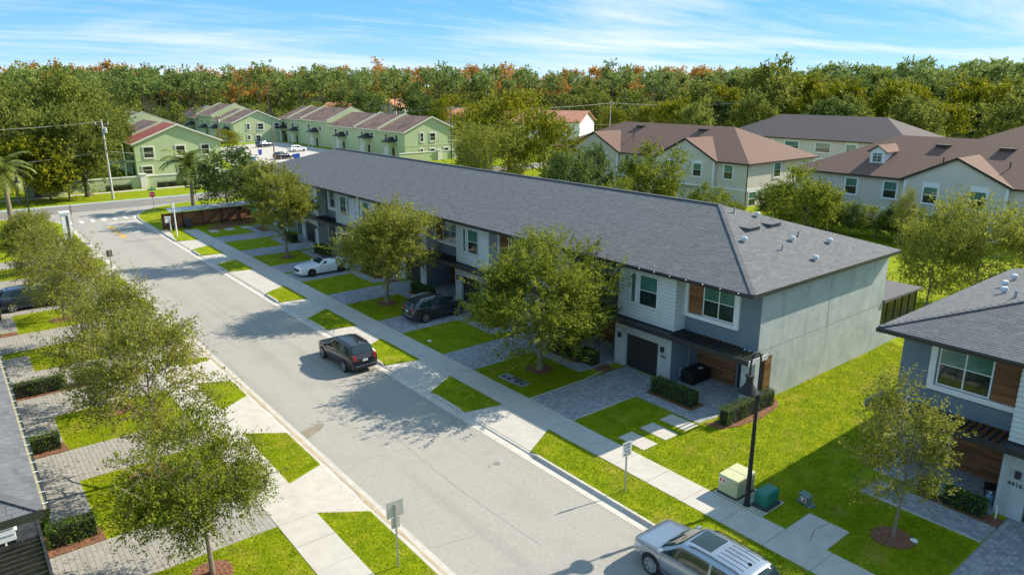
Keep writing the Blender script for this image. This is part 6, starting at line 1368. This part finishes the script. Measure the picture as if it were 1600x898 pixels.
m = MB(); m.box(fx(29.6), fx(30.4), -.14, -.11, 1.05, 1.75); m.build('notice_board', M['signgreen'], o); m = MB(); m.box(fx(30.1), fx(30.4), -.15, -.14, 1.05, 1.25); m.build('notice_paper', M['signwhite'], o)
mulch_bed([(24.0, 84.8), (27.0, 86.0), (30.5, 86.6), (31.0, 88.4), (26, 88.4), (23.5, 86.6)], z=.025, dens=40)
p = on_z(277, 369); o = thing('white_pole', 'slim white pole with a small top fitting before the brown fence', 'pole', (p.x, p.y, 0)); m = MB(); m.lathe([(.09, -.05), (.08, 0), (.06, 3.7), (.06, 3.75)], n=12); m.build('shaft', M['signwhite'], o, smooth=True)
m = MB(); m.box(-.16, .1, -.08, .08, 3.1, 3.5); m.build('fitting', M['signwhite'], o, bevel=.01); m = MB(); m.lathe([(.015, 3.75), (.015, 4.1)], n=8); m.build('aerial', M['steel'], o)
p = on_z(270, 363); o = thing('sale_sign', 'white hanging sign post with a small panel at the fence corner', 'sign', (p.x, p.y + .6, 0)); m = MB(); m.box(-.06, .06, -.06, .06, -.1, 1.75); m.box(-.55, .1, -.05, .05, 1.65, 1.75); m.build('post', M['signwhite'], o); m = MB(); m.box(-.52, -.10, -.02, .02, 1.05, 1.6); m.build('panel', M['signwhite'], o)
p = on_z(287, 352); 
o = thing('wheeled_bin', 'dark wheeled bin against the brown fence', 'bin', (p.x, 88.0, 0)); m = MB(); m.hexa([(-.24, -.26, .08), (.24, -.26, .08), (.24, .26, .08), (-.24, .26, .08)], [(-.29, -.33, .95), (.29, -.33, .95), (.29, .33, .95), (-.29, .33, .95)]); m.build('tub', M['plinth'], o, bevel=.02); m = MB(); m.box(-.31, .31, -.36, .36, .95, 1.02); m.build('lid', M['plinth'], o, bevel=.015)
for s_ in (-.26, .26): m = MB(); m.lathe([(.11, -.03), (.11, .03)], (s_, .24, .11), 14, axis='x'); m.build('wheel', M['rubber'], o)
# gate pillar and iron fence at the left corner of the junction
p = on_z(108, 376); o = thing('gate_pillar', 'white faced gate pillar with a brown side at the junction', 'pillar', (p.x, p.y + .3, 0))
m = MB(); m.box(-.35, .35, -.3, .5, -.1, 2.9); m.build('shaft', M['fascia'], o); m = MB(); m.box(-.40, .40, -.36, -.302, -.1, 2.95); m.build('face', M['signwhite'], o); m = MB(); m.box(.02, .25, -.37, -.361, .2, 2.7); m.build('inset', M['plinth'], o); m = MB(); m.box(-.5, .5, -.45, .6, 2.95, 3.1); m.build('cap', M['signwhite'], o)
o = thing('iron_fence', 'thin dark iron fence running left from the gate pillar', 'fence', (p.x - 4, p.y + .3, 0))
for i in range(40): m = MB(); m.box(-4 + i * .18, -3.975 + i * .18, -.012, .012, .05, 1.5); m.build('picket', M['gutter'], o)
for zz in (.2, 1.4): m = MB(); m.box(-4.1, 3.4, -.02, .02, zz, zz + .04); m.build('rail', M['gutter'], o)
# utility poles and lines
def pole(label, x, y, h, mt='woodpole', arm=1.2, rz=0, cans=0, r0=.17):
    o = thing('utility_pole', label, 'utility pole', (x, y, 0), rz); m = MB(); m.lathe([(r0, -.1), (r0 * .9, 1), (r0 * .6, h)], n=10); m.build('shaft', M[mt], o, smooth=True)
    if arm:
        m = MB(); m.box(-arm, arm, -.06, .06, h - .5, h - .36); m.build('cross_arm', M['woodpole'], o)
        for s_ in (-arm + .1, 0, arm - .1): m = MB(); m.lathe([(.05, h - .36 + (.4 if s_ == 0 else 0)), (.07, h - .2 + (.4 if s_ == 0 else 0)), (.03, h - .12 + (.4 if s_ == 0 else 0))], (s_, 0, 0), 8); m.build('insulator', M['signwhite'], o)
    for i in range(cans): m = MB(); m.lathe([(.05, h - 1.7), (.22, h - 1.6), (.22, h - .9), (.08, h - .8)], (.34, 0, 0), 12); m.build('transformer', M['corr'], o, smooth=True)
    return Vector((x, y, h))
def wire(label, a, b, sag=.6, r=.022):
    a, b = Vector(a), Vector(b); m = MB(); m.tube([a.lerp(b, i / 12) - Vector((0, 0, 4 * sag * (i / 12) * (1 - i / 12))) for i in range(13)], r, 5); tag(m.build('overhead_wire', M['concpole'], smooth=True), label, 'wire', 'overhead wires')
h1 = on_y(164, 190, 118.6).z; A1 = pole('pale topped utility pole beside the old broad oak', 19.7, 118.6, h1, 'concpole', .9, 0, 1, .2)
h2 = on_y(425, 191, 153).z; A2 = pole('slim pole standing between the silver sedan and the roof end', 57.2, 153, h2, 'woodpole', 0)
h3 = on_y(340, 181, 185).z; A3 = pole('brown utility pole with a crossarm near the yellow bush', 55.8, 185, h3, 'woodpole', 1.0, 0, 1)
h4 = on_y(705, 168, 136.0).z; A4 = pole('brown utility pole in front of the wide green gable', 91.3, 136.0, h4, 'woodpole', .9)
x, y = at_depth(953, 200); A5 = pole('distant pale utility pole before the dark wood', x, y, on_y(953, 161, y).z, 'concpole', 1.2)
wire('overhead wire leaving the pale topped pole over the cross road', A1, on_y(-60, 205, 119.9), .2, .035)
wire('lower overhead wire beside the old broad oak', A1 - Vector((0, 0, 4.2)), on_y(-60, 264, 119.9), .2, .03)
wire('overhead wire crossing in front of the red roofed gable', A1 - Vector((0, 0, 4.2)), on_y(330, 241, 125), .2, .02)
wire('overhead wire between the two brown utility poles', A4, A3, 1.0, .03)
x, y = at_depth(1180, 215); e1 = Vector((x, y, on_y(1180, 159, y).z)); wire('upper overhead wire running to the distant pale pole', A4, A5, .8, .05); wire('upper overhead wire beyond the distant pale pole', A5, e1, .8, .05)
wire('lower overhead wire above the brown gabled roof', on_y(860, 196, 150), (x, y, on_y(1175, 176, y).z), 1.0, .045)
# far bins
def bin_(label, x, y, mt='binblue'):
    o = thing('recycling_bin', label, 'bin', (x, y, 0), 0, 'blue bins on the estate street'); m = MB(); m.hexa([(-.26, -.3, .05), (.26, -.3, .05), (.26, .3, .05), (-.26, .3, .05)], [(-.34, -.4, 1.1), (.34, -.4, 1.1), (.34, .4, 1.1), (-.34, .4, 1.1)]); m.build('tub', M[mt], o); m = MB(); m.box(-.37, .37, -.43, .43, 1.1, 1.2); m.build('lid', M[mt], o)
for x, y, l_ in ((58.9, 180.8, 'blue bin beside the brown utility pole'), (61.6, 174, 'blue bin standing alone on the pale estate street'), (54.6, 175, 'low blue bin beside the estate verge'), (63.6, 157.6, 'blue bin beside the dark half hidden car'), (64.6, 158.4, 'second blue bin beside the dark half hidden car'), (56.5, 176.5, 'blue bin between the pole and the verge')): bin_(l_, x, y)

# fine cracks and a trench patch in the asphalt
def crack(pts, w=.018):
    m = MB(); P_ = []
    for a, b in zip(pts, pts[1:]):
        n = max(2, int(math.hypot(b[0] - a[0], b[1] - a[1]) / .35))
        P_ += [(a[0] + (b[0] - a[0]) * i / n + rnd.uniform(-.05, .05), a[1] + (b[1] - a[1]) * i / n + rnd.uniform(-.05, .05), ZR + .003) for i in range(n)]
    for a, b in zip(P_, P_[1:]): m.bar(a, b, w * rnd.uniform(.5, 1.2), .002)
    struct(m.build('asphalt_crack', M['asphalt2']))
crack([(14.9, 17), (14.7, 22), (14.95, 28), (14.8, 33)], .014)
crack([(11.6, 26.2), (13.0, 26.6), (14.8, 26.3), (16.4, 26.8), (18.4, 26.5)], .013)
crack([(11.6, 19.4), (13.2, 19.0), (14.75, 19.3)], .012); crack([(11.6, 46.0), (14.5, 46.5), (18.4, 46.1)], .02)
